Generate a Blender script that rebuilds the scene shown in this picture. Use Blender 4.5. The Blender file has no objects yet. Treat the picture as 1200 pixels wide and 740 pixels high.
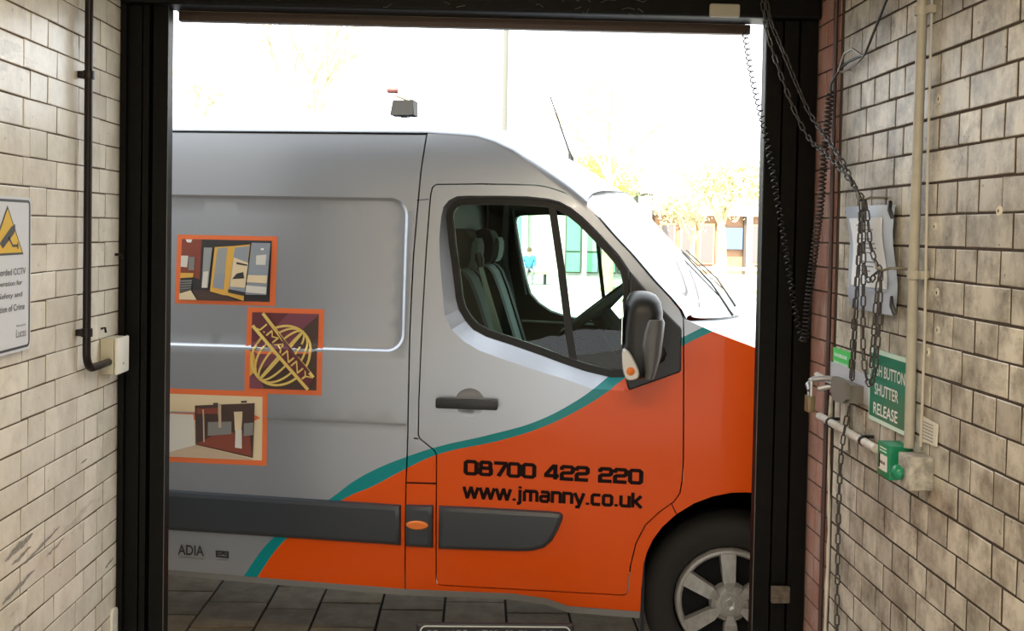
import bpy, math, random
from math import sin, cos, pi, radians, sqrt, exp
from mathutils import Vector, Matrix
from mathutils.geometry import delaunay_2d_cdt

random.seed(7)
SC = bpy.context.scene
COL = SC.collection

# ------------------------------------------------------------------ camera, sky, sun, exposure
cam_d = bpy.data.cameras.new('camera')
cam = bpy.data.objects.new('camera', cam_d)
COL.objects.link(cam)
cam_d.sensor_width = 36.0
cam_d.lens = 1290 / 1200 * 36
cam_d.shift_y = (304.735 - 370) / 1200
cam_d.clip_start, cam_d.clip_end = .05, 400
cam.matrix_world = Matrix(((0.99939891, -0.01748062, -0.02993746, 0),
                           (-0.02943267, 0.02845324, -0.99916171, 0),
                           (0.01831779, 0.99944226, 0.02792164, 1.82),
                           (0, 0, 0, 1)))
SC.camera = cam

world = bpy.data.worlds.new('sky'); SC.world = world
world.use_nodes = True
bg = world.node_tree.nodes['Background']
bg.inputs['Color'].default_value = (.93, .97, 1.0, 1)
bg.inputs['Strength'].default_value = 2.8

sun_d = bpy.data.lights.new('sun', 'SUN'); sun = bpy.data.objects.new('sun', sun_d); COL.objects.link(sun)
sun_d.energy = 9.0; sun_d.angle = radians(1.5); sun_d.color = (1, .95, .84)
# the sun stands behind the building, to the left of it
sun_dir = Vector((.35, .62, -.92)).normalized()
sun.rotation_euler = sun_dir.to_track_quat('-Z', 'Y').to_euler()

SC.view_settings.view_transform = 'Standard'
SC.view_settings.look = 'None'
SC.view_settings.gamma = 1
SC.view_settings.use_curve_mapping = False
SC.view_settings.exposure = 0.72
try:
    SC.cycles.caustics_reflective = False; SC.cycles.caustics_refractive = False
except Exception:
    pass

# ------------------------------------------------------------------ materials
MATS = {}
def mat(name, col, rough=.5, metal=0., coat=0., vary=0., noise=0., nscale=12., nlow=.6, bump=0., bscale=60., spec=.5, emit=None, trans=0., tint=None):
    """Procedural principled material: base colour with per-object variation and noise wear, optional bump."""
    if name in MATS: return MATS[name]
    m = bpy.data.materials.new(name); m.use_nodes = True
    nt = m.node_tree; N = nt.nodes; L = nt.links
    b = N['Principled BSDF']
    b.inputs['Base Color'].default_value = (*col, 1)
    b.inputs['Roughness'].default_value = rough
    b.inputs['Metallic'].default_value = metal
    b.inputs['Coat Weight'].default_value = coat
    b.inputs['Coat Roughness'].default_value = .06
    b.inputs['Specular IOR Level'].default_value = spec
    if trans: b.inputs['Transmission Weight'].default_value = trans
    if emit:
        b.inputs['Emission Color'].default_value = (*emit[0], 1); b.inputs['Emission Strength'].default_value = emit[1]
    src = None
    if vary:
        oi = N.new('ShaderNodeObjectInfo'); mr = N.new('ShaderNodeMapRange')
        mr.inputs['To Min'].default_value = 1 - vary; mr.inputs['To Max'].default_value = 1 + vary * .6
        L.new(oi.outputs['Random'], mr.inputs['Value'])
        mx = N.new('ShaderNodeVectorMath'); mx.operation = 'SCALE'
        mx.inputs[0].default_value = col; L.new(mr.outputs['Result'], mx.inputs['Scale']); src = mx.outputs['Vector']
    if noise:
        g = N.new('ShaderNodeNewGeometry'); nz = N.new('ShaderNodeTexNoise')
        nz.inputs['Scale'].default_value = nscale; nz.inputs['Detail'].default_value = 6; nz.inputs['Roughness'].default_value = .65
        L.new(g.outputs['Position'], nz.inputs['Vector'])
        r = N.new('ShaderNodeMapRange'); r.inputs['From Min'].default_value = .38; r.inputs['From Max'].default_value = .62
        r.inputs['To Min'].default_value = 1 - noise; r.inputs['To Max'].default_value = 1
        L.new(nz.outputs['Fac'], r.inputs['Value'])
        mm = N.new('ShaderNodeVectorMath'); mm.operation = 'SCALE'
        if src is None: mm.inputs[0].default_value = col
        else: L.new(src, mm.inputs[0])
        L.new(r.outputs['Result'], mm.inputs['Scale']); src = mm.outputs['Vector']
    if src is not None: L.new(src, b.inputs['Base Color'])
    if bump:
        g2 = N.new('ShaderNodeNewGeometry'); n2 = N.new('ShaderNodeTexNoise'); n2.inputs['Scale'].default_value = bscale; n2.inputs['Detail'].default_value = 4
        L.new(g2.outputs['Position'], n2.inputs['Vector'])
        bp = N.new('ShaderNodeBump'); bp.inputs['Strength'].default_value = bump; bp.inputs['Distance'].default_value = .004
        L.new(n2.outputs['Fac'], bp.inputs['Height']); L.new(bp.outputs['Normal'], b.inputs['Normal'])
    MATS[name] = m
    return m

def glass_mat(name, tint, ior=1.5, dust_glare=0.):
    m = bpy.data.materials.new(name); m.use_nodes = True
    nt = m.node_tree; N = nt.nodes; L = nt.links
    N.remove(N['Principled BSDF'])
    t = N.new('ShaderNodeBsdfTransparent'); t.inputs['Color'].default_value = (*tint, 1)
    g = N.new('ShaderNodeBsdfGlossy'); g.inputs['Roughness'].default_value = 0.
    f = N.new('ShaderNodeFresnel'); f.inputs['IOR'].default_value = ior
    mx = N.new('ShaderNodeMixShader')
    L.new(f.outputs[0], mx.inputs[0]); L.new(t.outputs[0], mx.inputs[1]); L.new(g.outputs[0], mx.inputs[2])
    out = mx.outputs[0]
    if dust_glare:
        d = N.new('ShaderNodeBsdfDiffuse'); d.inputs['Color'].default_value = (.8, .8, .78, 1); m2 = N.new('ShaderNodeMixShader'); m2.inputs[0].default_value = dust_glare  # white diffuse mix: dust film that also stands in for sky glare
        L.new(out, m2.inputs[1]); L.new(d.outputs[0], m2.inputs[2]); out = m2.outputs[0]
    L.new(out, N['Material Output'].inputs['Surface'])
    MATS[name] = m
    return m

def leaf_mat(name, col, vary=.3):
    m = bpy.data.materials.new(name); m.use_nodes = True
    nt = m.node_tree; N = nt.nodes; L = nt.links
    N.remove(N['Principled BSDF'])
    g = N.new('ShaderNodeNewGeometry'); nz = N.new('ShaderNodeTexNoise'); nz.inputs['Scale'].default_value = 1.6
    L.new(g.outputs['Position'], nz.inputs['Vector'])
    r = N.new('ShaderNodeMapRange'); r.inputs['From Min'].default_value = .3; r.inputs['From Max'].default_value = .7
    r.inputs['To Min'].default_value = 1 - vary; r.inputs['To Max'].default_value = 1.1
    L.new(nz.outputs['Fac'], r.inputs['Value'])
    s = N.new('ShaderNodeVectorMath'); s.operation = 'SCALE'; s.inputs[0].default_value = col
    L.new(r.outputs['Result'], s.inputs['Scale'])
    d = N.new('ShaderNodeBsdfDiffuse'); t = N.new('ShaderNodeBsdfTranslucent')
    L.new(s.outputs['Vector'], d.inputs['Color']); L.new(s.outputs['Vector'], t.inputs['Color'])
    mx = N.new('ShaderNodeMixShader'); mx.inputs[0].default_value = .5
    L.new(d.outputs[0], mx.inputs[1]); L.new(t.outputs[0], mx.inputs[2])
    L.new(mx.outputs[0], N['Material Output'].inputs['Surface'])
    MATS[name] = m
    return m

def brick_mat(name, col, dirt, grime, gscale, rough, vary):
    """Glazed brick: colour varies from brick to brick, grime in blotches, dark pits and vertical runs."""
    m = bpy.data.materials.new(name); m.use_nodes = True
    nt = m.node_tree; N = nt.nodes; L = nt.links; b = N['Principled BSDF']
    oi = N.new('ShaderNodeObjectInfo'); g = N.new('ShaderNodeNewGeometry')
    mr = N.new('ShaderNodeMapRange'); mr.inputs['To Min'].default_value = 1 - vary; mr.inputs['To Max'].default_value = 1 + vary * .4
    L.new(oi.outputs['Random'], mr.inputs['Value'])
    base = N.new('ShaderNodeVectorMath'); base.operation = 'SCALE'; base.inputs[0].default_value = col
    L.new(mr.outputs['Result'], base.inputs['Scale'])
    def nz(scale, lo, hi, stretch=None):
        n = N.new('ShaderNodeTexNoise'); n.inputs['Scale'].default_value = scale; n.inputs['Detail'].default_value = 8; n.inputs['Roughness'].default_value = .7
        if stretch:
            mp = N.new('ShaderNodeMapping'); mp.inputs['Scale'].default_value = stretch
            L.new(g.outputs['Position'], mp.inputs['Vector']); L.new(mp.outputs['Vector'], n.inputs['Vector'])
        else: L.new(g.outputs['Position'], n.inputs['Vector'])
        r = N.new('ShaderNodeMapRange'); r.inputs['From Min'].default_value = lo; r.inputs['From Max'].default_value = hi
        L.new(n.outputs['Fac'], r.inputs['Value']); return r.outputs['Result']
    def mix(a, fac, k, c):
        x = N.new('ShaderNodeMix'); x.data_type = 'RGBA'; mul = N.new('ShaderNodeMath'); mul.operation = 'MULTIPLY'; mul.inputs[1].default_value = k
        L.new(fac, mul.inputs[0]); L.new(mul.outputs[0], x.inputs['Factor']); L.new(a, x.inputs['A']); x.inputs['B'].default_value = (*c, 1); return x.outputs['Result']
    c = mix(base.outputs['Vector'], nz(gscale, .42, .66), grime, dirt)
    c = mix(c, nz(9, .5, .75, (1, 1.2, .35)), grime * .7, dirt)
    c = mix(c, nz(42, .63, .69), min(.8, grime), (.07, .05, .035))
    c = mix(c, nz(3.0, .62, .66, (1, .6, 2.2)), .3, (.2, .17, .13))
    L.new(c, b.inputs['Base Color'])
    b.inputs['Roughness'].default_value = rough
    n2 = N.new('ShaderNodeTexNoise'); n2.inputs['Scale'].default_value = 70; n2.inputs['Detail'].default_value = 3
    L.new(g.outputs['Position'], n2.inputs['Vector'])
    bp = N.new('ShaderNodeBump'); bp.inputs['Strength'].default_value = .25; bp.inputs['Distance'].default_value = .003
    L.new(n2.outputs['Fac'], bp.inputs['Height']); L.new(bp.outputs['Normal'], b.inputs['Normal'])
    MATS[name] = m
    return m

def paint_mat():
    """Van paint: metallic silver above, orange below, teal stripe between; the two borders are curves z(x) on the van's side."""
    m = bpy.data.materials.new('van_paint'); m.use_nodes = True
    nt = m.node_tree; N = nt.nodes; L = nt.links; b = N['Principled BSDF']
    tc = N.new('ShaderNodeTexCoord'); sp = N.new('ShaderNodeSeparateXYZ'); L.new(tc.outputs['Object'], sp.inputs[0])
    nx = N.new('ShaderNodeMapRange'); nx.inputs['From Min'].default_value = -2.2; nx.inputs['From Max'].default_value = 0.2
    nx.clamp = True
    L.new(sp.outputs['X'], nx.inputs['Value'])
    def curve(pts):
        fc = N.new('ShaderNodeFloatCurve'); cv = fc.mapping.curves[0]
        pts = [((x + 2.2) / 2.4, z / 2.0) for x, z in pts]
        cv.points[0].location = pts[0]; cv.points[-1].location = pts[-1]
        for p in pts[1:-1]: cv.points.new(*p)
        for p in cv.points: p.handle_type = 'AUTO'
        fc.mapping.update(); L.new(nx.outputs['Result'], fc.inputs['Value'])
        d = N.new('ShaderNodeMath'); d.operation = 'MULTIPLY'; d.inputs[1].default_value = 2.0; L.new(fc.outputs['Value'], d.inputs[0])
        lt = N.new('ShaderNodeMath'); lt.operation = 'LESS_THAN'; L.new(sp.outputs['Z'], lt.inputs[0]); L.new(d.outputs[0], lt.inputs[1])
        return lt.outputs[0]
    low = curve([(-2.2, -.05), (-2.02, .22), (-1.926, .365), (-1.802, .532), (-1.547, .718), (-1.446, .765), (-1.31, .842), (-1.182, .905), (-.917, .976), (-.755, 1.034), (-.6, 1.116), (-.5, 1.184), (-.458, 1.217), (-.21, 1.375), (-.094, 1.434), (.2, 1.56)])
    up = curve([(-2.2, .05), (-2.06, .25), (-1.984, .365), (-1.859, .532), (-1.602, .72), (-1.522, .783), (-1.424, .84), (-1.31, .89), (-1.182, .937), (-.96, .997), (-.783, 1.055), (-.623, 1.144), (-.53, 1.214), (-.49, 1.244), (-.21, 1.408), (-.128, 1.452), (0.2, 1.62)])
    # outside the stripe: silver
    m1 = N.new('ShaderNodeMix'); m1.data_type = 'RGBA'; L.new(up, m1.inputs['Factor'])
    m1.inputs['A'].default_value = (.385, .415, .47, 1); m1.inputs['B'].default_value = (0.0, .25, .27, 1)
    m2 = N.new('ShaderNodeMix'); m2.data_type = 'RGBA'; L.new(low, m2.inputs['Factor'])
    L.new(m1.outputs['Result'], m2.inputs['A']); m2.inputs['B'].default_value = (.74, .086, .001, 1)
    L.new(m2.outputs['Result'], b.inputs['Base Color'])
    inv = N.new('ShaderNodeMath'); inv.operation = 'SUBTRACT'; inv.inputs[0].default_value = 1; L.new(up, inv.inputs[1])
    mt = N.new('ShaderNodeMath'); mt.operation = 'MULTIPLY'; mt.inputs[1].default_value = .65; L.new(inv.outputs[0], mt.inputs[0])
    L.new(mt.outputs[0], b.inputs['Metallic'])
    b.inputs['Roughness'].default_value = .34
    b.inputs['Specular IOR Level'].default_value = .22
    b.inputs['Coat Weight'].default_value = .12; b.inputs['Coat Roughness'].default_value = .05
    MATS['van_paint'] = m
    return m

paint = paint_mat()
black_plastic = mat('black_plastic', (.010, .0105, .0115), .4, spec=.4)
dark_plastic = mat('dark_grey_plastic', (.02, .022, .026), .4, spec=.4)
rub_plastic = mat('rub_strip_plastic', (.03, .037, .046), .38)
mirror_grey = mat('mirror_grey_plastic', (.085, .085, .088), .38)
rubber = mat('rubber_seal', (.005, .0055, .0055), .4, spec=.3)
dark_void = mat('dark_liner', (.004, .004, .004), .9, spec=.1)
interior = mat('cab_trim', (.022, .032, .029), .7)
interior_lt = mat('cab_trim_light', (.17, .21, .195), .7)
seat_dark = mat('seat_fabric_dark', (.016, .022, .02), .9)
seat_grey = mat('seat_fabric_grey', (.10, .135, .125), .9)
belt_m = mat('seat_belt', (.3, .36, .34), .7)
side_glass = glass_mat('side_glass', (.72, .86, .79), 1.35)
screen_glass = glass_mat('windscreen_glass', (.86, .95, .93), 1.9, .3)
tyre_m = mat('tyre_rubber', (.012, .0115, .011), .8, bump=.2, bscale=80)
wheel_m = mat('wheel_trim_grey', (.36, .355, .34), .42, metal=.25, noise=.25, nscale=30)
wheel_dk = mat('wheel_dark', (.008, .008, .008), .7, spec=.2)
chrome = mat('bright_metal', (.45, .45, .45), .4, metal=.7)
letter_m = mat('lettering_dark', (.012, .004, .003), .6, spec=.1)
left_brick = brick_mat('cream_glazed_brick', (.84, .795, .69), (.36, .30, .22), .4, 7, .28, .12)
right_brick = brick_mat('grimy_glazed_brick', (.57, .525, .445), (.13, .108, .08), .88, 9, .42, .28)
red_brick = brick_mat('red_brick', (.34, .16, .12), (.40, .30, .27), .6, 9, .75, .2)
mortar_l = mat('mortar_brown', (.12, .085, .05), .95, noise=.3, nscale=40)
mortar_r = mat('mortar_dark', (.05, .032, .02), .95, noise=.3, nscale=40)
black_paint = mat('chipped_black_paint', (.0045, .004, .0032), .5, noise=.35, nscale=20, bump=.3, bscale=45, spec=.14)
shut_m = mat('shutter_brown_metal', (.06, .035, .025), .5)
pale_metal = mat('pale_metal', (.42, .39, .31), .45)
slab_m = mat('paving_concrete', (.36, .27, .17), .85, vary=.22, noise=.3, nscale=9, bump=.3, bscale=90)
slab_joint = mat('paving_joint', (.03, .025, .02), .95)
concrete = mat('concrete', (.4, .38, .35), .9, noise=.2, nscale=5)
street_m = mat('street_pale', (.55, .54, .5), .9, noise=.1, nscale=2)
plaster = mat('plaster', (.62, .58, .48), .8, noise=.2, nscale=3)

# ------------------------------------------------------------------ object helpers
def tag(o, label, cat, group=None, kind=None):
    o['label'] = label
    if cat: o['category'] = cat
    if group: o['group'] = group
    if kind: o['kind'] = kind
    return o
def thing(name, label, cat, loc=(0, 0, 0), group=None, kind=None):
    o = bpy.data.objects.new(name, None); COL.objects.link(o); o.location = loc; o.empty_display_size = .1
    return tag(o, label, cat, group, kind)
def mesh(verts, faces, name='mesh'):
    me = bpy.data.meshes.new(name); me.from_pydata([tuple(v) for v in verts], [], faces); me.update(); return me
def link(name, me, m=None, parent=None, smooth=False, loc=None, label=None, kind=None):
    o = bpy.data.objects.new(name, me); COL.objects.link(o)
    if m is not None and not me.materials: me.materials.append(m)
    if parent is not None: o.parent = parent
    if smooth: smooth_mesh(me)
    if loc is not None: o.location = loc
    if label: o['label'] = label
    if kind: o['kind'] = kind
    return o
def smooth_mesh(me, ang=.7):
    me.polygons.foreach_set('use_smooth', [True] * len(me.polygons))
    try: me.set_sharp_from_angle(angle=ang)
    except Exception: pass

class MB:
    def __init__(s): s.v = []; s.f = []; s.mi = []; s.mats = []
    def _m(s, m):
        if m is None: return 0
        if m not in s.mats: s.mats.append(m)
        return s.mats.index(m)
    def add(s, vs, fs, m=None):
        o = len(s.v); s.v += [tuple(v) for v in vs]; k = s._m(m)
        for f in fs: s.f.append([o + i for i in f]); s.mi.append(k)
        return s
    def box(s, a, b, m=None, ch=0.):
        x0, y0, z0 = [min(p, q) for p, q in zip(a, b)]; x1, y1, z1 = [max(p, q) for p, q in zip(a, b)]
        if not ch:
            return s.add([(x0, y0, z0), (x1, y0, z0), (x1, y1, z0), (x0, y1, z0), (x0, y0, z1), (x1, y0, z1), (x1, y1, z1), (x0, y1, z1)],
                         [(0, 3, 2, 1), (4, 5, 6, 7), (0, 1, 5, 4), (1, 2, 6, 5), (2, 3, 7, 6), (3, 0, 4, 7)], m)
        import bmesh
        bm = bmesh.new()
        vs = [bm.verts.new(p) for p in [(x0, y0, z0), (x1, y0, z0), (x1, y1, z0), (x0, y1, z0), (x0, y0, z1), (x1, y0, z1), (x1, y1, z1), (x0, y1, z1)]]
        for f in [(0, 3, 2, 1), (4, 5, 6, 7), (0, 1, 5, 4), (1, 2, 6, 5), (2, 3, 7, 6), (3, 0, 4, 7)]: bm.faces.new([vs[i] for i in f])
        bmesh.ops.bevel(bm, geom=bm.edges[:], offset=ch, segments=2, profile=.6, affect='EDGES')
        bm.verts.index_update()
        s.add([v.co[:] for v in bm.verts], [[v.index for v in f.verts] for f in bm.faces], m); bm.free(); return s
    def tube(s, pts, r, n=10, m=None, caps=True, closed=False):
        pts = [Vector(p) for p in pts]; N = len(pts); rr = r if isinstance(r, (list, tuple)) else [r] * N
        up = None; rings = []
        for i, p in enumerate(pts):
            if closed: d = pts[(i + 1) % N] - pts[i - 1]
            else: d = pts[min(i + 1, N - 1)] - pts[max(i - 1, 0)]
            d.normalize()
            if up is None:
                up = Vector((0, 0, 1)) if abs(d.z) < .9 else Vector((1, 0, 0))
            a = d.cross(up); a.normalize(); b = a.cross(d); up = b
            rings.append([p + (a * cos(2 * pi * k / n) + b * sin(2 * pi * k / n)) * rr[i] for k in range(n)])
        vs = [v for r_ in rings for v in r_]; fs = []
        M = N if closed else N - 1
        for i in range(M):
            j = (i + 1) % N
            for k in range(n): fs.append((i * n + k, i * n + (k + 1) % n, j * n + (k + 1) % n, j * n + k))
        if caps and not closed: fs += [tuple(range(n))[::-1], tuple((N - 1) * n + k for k in range(n))]
        return s.add(vs, fs, m)
    def lathe(s, prof, n=32, axis='y', c=(0, 0, 0), m=None):
        """prof: (radius, height along axis)"""
        vs = []; fs = []
        for r, h in prof:
            for k in range(n):
                a = 2 * pi * k / n
                if axis == 'y': vs.append((c[0] + r * cos(a), c[1] + h, c[2] + r * sin(a)))
                elif axis == 'x': vs.append((c[0] + h, c[1] + r * cos(a), c[2] + r * sin(a)))
                else: vs.append((c[0] + r * cos(a), c[1] + r * sin(a), c[2] + h))
        for i in range(len(prof) - 1):
            for k in range(n): fs.append((i * n + k, i * n + (k + 1) % n, (i + 1) * n + (k + 1) % n, (i + 1) * n + k))
        return s.add(vs, fs, m)
    def prism(s, poly, place, d, m=None):
        """poly: 2-D outline; place(u,v,w)->3-D; d=(w0,w1)"""
        n = len(poly); vs = [place(u, v, d[0]) for u, v in poly] + [place(u, v, d[1]) for u, v in poly]
        return s.add(vs, [tuple(range(n))[::-1], tuple(range(n, 2 * n))] + [(i, (i + 1) % n, n + (i + 1) % n, n + i) for i in range(n)], m)
    def loft(s, rings, m=None, closed=True, caps=True):
        n = len(rings[0]); vs = [v for r in rings for v in r]; fs = []
        for i in range(len(rings) - 1):
            for k in range(n if closed else n - 1):
                fs.append((i * n + k, i * n + (k + 1) % n, (i + 1) * n + (k + 1) % n, (i + 1) * n + k))
        if caps and closed: fs += [tuple(range(n))[::-1], tuple((len(rings) - 1) * n + k for k in range(n))]
        return s.add(vs, fs, m)
    def build(s, name, m=None, parent=None, smooth=False, loc=None, label=None, kind=None, ang=.7):
        me = mesh(s.v, s.f, name)
        ms = s.mats or ([m] if m else [])
        for x in ms: me.materials.append(x)
        if s.mats: me.polygons.foreach_set('material_index', s.mi)
        import bmesh
        bm = bmesh.new(); bm.from_mesh(me); bmesh.ops.recalc_face_normals(bm, faces=bm.faces[:]) if not getattr(s, 'keep', False) else None
        bm.to_mesh(me); bm.free()
        o = link(name, me, None, parent, loc=loc, label=label, kind=kind)
        if smooth: smooth_mesh(me, ang)
        return o

def inside(p, poly):
    x, y = p; c = False; n = len(poly)
    for i in range(n):
        x1, y1 = poly[i]; x2, y2 = poly[i - 1]
        if (y1 > y) != (y2 > y) and x < (x2 - x1) * (y - y1) / (y2 - y1) + x1: c = not c
    return c
def resample(poly, step, closed=True):
    out = []; n = len(poly)
    for i in range(n if closed else n - 1):
        a, b = poly[i], poly[(i + 1) % n]; L = sqrt((a[0] - b[0]) ** 2 + (a[1] - b[1]) ** 2); k = max(1, int(L / step + .5))
        out += [(a[0] + (b[0] - a[0]) * j / k, a[1] + (b[1] - a[1]) * j / k) for j in range(k)]
    if not closed: out.append(poly[-1])
    return out
def area(p): return sum(p[i - 1][0] * p[i][1] - p[i][0] * p[i - 1][1] for i in range(len(p))) / 2
def ccw(p): return list(p) if area(p) > 0 else list(p)[::-1]
def inset(poly, d):
    """mitred inset of a CCW polygon (positive d shrinks it)"""
    poly = ccw(poly); n = len(poly); out = []
    for i in range(n):
        p0, p1, p2 = [Vector(poly[(i + k) % n]) for k in (-1, 0, 1)]
        a = (p1 - p0).normalized(); b = (p2 - p1).normalized()
        na = Vector((-a.y, a.x)); nb = Vector((-b.y, b.x)); q = na + nb
        k = q.length_squared
        q = q * (2 / k) if k > .3 else na
        if q.length > 2: q = q.normalized() * 2
        out.append(tuple(p1 + q * d))
    return out
def smooth_poly(poly, it=1):
    for _ in range(it):
        n = len(poly); o = []
        for i in range(n):
            a, b = poly[i], poly[(i + 1) % n]
            o += [(a[0] * .75 + b[0] * .25, a[1] * .75 + b[1] * .25), (a[0] * .25 + b[0] * .75, a[1] * .25 + b[1] * .75)]
        poly = o
    return poly
def rrect(x0, y0, x1, y1, r, n=5):
    o = []
    for cx, cy, a0 in ((x1 - r, y1 - r, 0), (x0 + r, y1 - r, 90), (x0 + r, y0 + r, 180), (x1 - r, y0 + r, 270)):
        o += [(cx + r * cos(radians(a0 + 90 * k / n)), cy + r * sin(radians(a0 + 90 * k / n))) for k in range(n + 1)]
    return o
def ellipse(cx, cy, rx, ry, n=24, rot=0):
    c, s = cos(rot), sin(rot)
    return [(cx + rx * cos(2 * pi * k / n) * c - ry * sin(2 * pi * k / n) * s, cy + rx * cos(2 * pi * k / n) * s + ry * sin(2 * pi * k / n) * c) for k in range(n)]

def triangulate(outline, holes=(), step=.05, lines=(), exclude=()):
    outline = ccw(outline)
    pts = []; edges = []
    def addloop(lp, closed=True):
        b = len(pts); pts.extend(lp)
        for i in range(len(lp) if closed else len(lp) - 1): edges.append((b + i, b + (i + 1) % len(lp)))
    addloop(outline)
    for h in holes: addloop(h)
    for l in lines: addloop(l, l[0] == l[-1]) if False else addloop(l, False)
    fixed = list(pts)
    if step:
        xs = [p[0] for p in outline]; ys = [p[1] for p in outline]
        cell = {}
        for p in fixed: cell.setdefault((int(p[0] / step // 1), int(p[1] / step // 1)), []).append(p)
        y = min(ys) + step * .5; row = 0
        while y < max(ys):
            x = min(xs) + step * (.5 if row % 2 else .9)
            while x < max(xs):
                if inside((x, y), outline) and not any(inside((x, y), h) for h in holes) and not any(inside((x, y), q) for q in exclude):
                    cx, cy = int(x / step // 1), int(y / step // 1)
                    if not any((q[0] - x) ** 2 + (q[1] - y) ** 2 < (step * .45) ** 2 for i in (-1, 0, 1) for j in (-1, 0, 1) for q in cell.get((cx + i, cy + j), ())):
                        pts.append((x, y))
                x += step
            y += step * .87; row += 1
    r = delaunay_2d_cdt([Vector(p) for p in pts], edges, [], 0, 1e-7)
    V = [(v.x, v.y) for v in r[0]]; F = []
    for f in r[2]:
        c = (sum(V[i][0] for i in f) / 3, sum(V[i][1] for i in f) / 3)
        if inside(c, outline) and not any(inside(c, h) for h in holes):
            a = area([V[i] for i in f])
            if abs(a) < 1e-10: continue
            F.append(list(f) if a > 0 else list(f)[::-1])
    return V, F

def skin_mb(mb, outline, S, holes=(), step=.05, lines=(), exclude=(), off=0., thick=.02, extra=None, m=None, far=None):
    """A thin shell over the 2-D outline in (x,z); y = S(x,z)-off (+extra). far mirrors it to y = far - y."""
    V, F = triangulate(outline, holes, step, lines, exclude)
    def P(p, t=0.):
        y = S(*p) - off + (extra(*p) if extra else 0) + t
        return (p[0], y if far is None else far - y, p[1])
    cnt = {}
    for f in F:
        for i in range(3):
            e = (f[i], f[(i + 1) % 3]); cnt[e] = cnt.get(e, 0) + 1
    flip = far is not None
    mb.add([P(v) for v in V], [f[::-1] if flip else f for f in F], m)
    if thick:
        vs = []; fs = []
        for (a, b) in cnt:
            if (b, a) in cnt: continue
            k = len(vs); vs += [P(V[a]), P(V[b]), P(V[b], thick), P(V[a], thick)]
            fs.append((k + 3, k + 2, k + 1, k) if not flip else (k, k + 1, k + 2, k + 3))
        mb.add(vs, fs, m)
    mb.keep = True
    return mb
def skin(name, outline, S, m, parent, **k):
    kw = {q: k.pop(q) for q in ('label', 'kind') if q in k}; ang = k.pop('ang', .6)
    mb = MB(); skin_mb(mb, outline, S, m=m, **k)
    return mb.build(name, parent=parent, smooth=True, ang=ang, **kw)
def pad(name, outline, S, m, parent, h=.015, ins=.012, base=0., step=.05, label=None):
    """A raised pad on the surface: sloped rim and flat top."""
    o = resample(ccw(outline), step); inn = inset(o, ins); mid = inset(o, ins * .3)
    mb = MB(); n = len(o)
    P = lambda p, d: (p[0], S(*p) - base - d, p[1])
    vs = [P(p, -.004) for p in o] + [P(p, h * .75) for p in mid] + [P(p, h) for p in inn]
    mb.add(vs, [(a * n + i, a * n + (i + 1) % n, (a + 1) * n + (i + 1) % n, (a + 1) * n + i) for a in (0, 1) for i in range(n)], m)
    skin_mb(mb, inn, S, step=step, off=h + base, thick=0, m=m)
    ob = mb.build(name, parent=parent, smooth=True, ang=.9, label=label)
    return ob

# text ------------------------------------------------------------
def text2d(s, size=1., bold=0., align='LEFT'):
    c = bpy.data.curves.new('lettering_tmp', 'FONT'); c.body = s; c.size = size; c.offset = bold; c.align_x = align; c.resolution_u = 3
    o = bpy.data.objects.new('lettering_tmp', c); COL.objects.link(o)
    dg = bpy.context.evaluated_depsgraph_get(); me = bpy.data.meshes.new_from_object(o.evaluated_get(dg))
    V = [(v.co.x, v.co.y) for v in me.vertices]; F = [list(p.vertices) for p in me.polygons]
    bpy.data.objects.remove(o); bpy.data.curves.remove(c); bpy.data.meshes.remove(me)
    return V, F
def fit(VF, x0, y0, x1=None, h=None, sy=1.):
    """scale a text block: left-bottom at x0,y0, width to x1, cap height h"""
    V, F = VF
    a, b = min(p[0] for p in V), max(p[0] for p in V); c, d = min(p[1] for p in V), max(p[1] for p in V)
    kx = (x1 - x0) / (b - a); ky = h / (d - c) if h else kx * sy
    return [((p[0] - a) * kx + x0, (p[1] - c) * ky + y0) for p in V], F
def strokes(polys, w):
    """thick polylines with mitred joins -> verts, quads"""
    V = []; F = []
    for pl in polys:
        closed = pl[0] == pl[-1]; p = [Vector(q) for q in (pl[:-1] if closed else pl)]; n = len(p); L = []; R = []
        for i in range(n):
            a = p[i] - p[i - 1] if (i > 0 or closed) else p[1] - p[0]
            b = p[(i + 1) % n] - p[i] if (i < n - 1 or closed) else a
            a = a.normalized(); b = b.normalized(); na = Vector((-a.y, a.x)); nb = Vector((-b.y, b.x)); q = na + nb
            k = q.length_squared; q = q * (2 / k) if k > .5 else na
            if q.length > 1.9: q = q.normalized() * 1.9
            L.append(p[i] + q * w / 2); R.append(p[i] - q * w / 2)
        o = len(V); V += [tuple(x) for x in L] + [tuple(x) for x in R]
        for i in range(n if closed else n - 1):
            j = (i + 1) % n; F.append([o + i, o + n + i, o + n + j, o + j])
    return V, F
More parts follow.
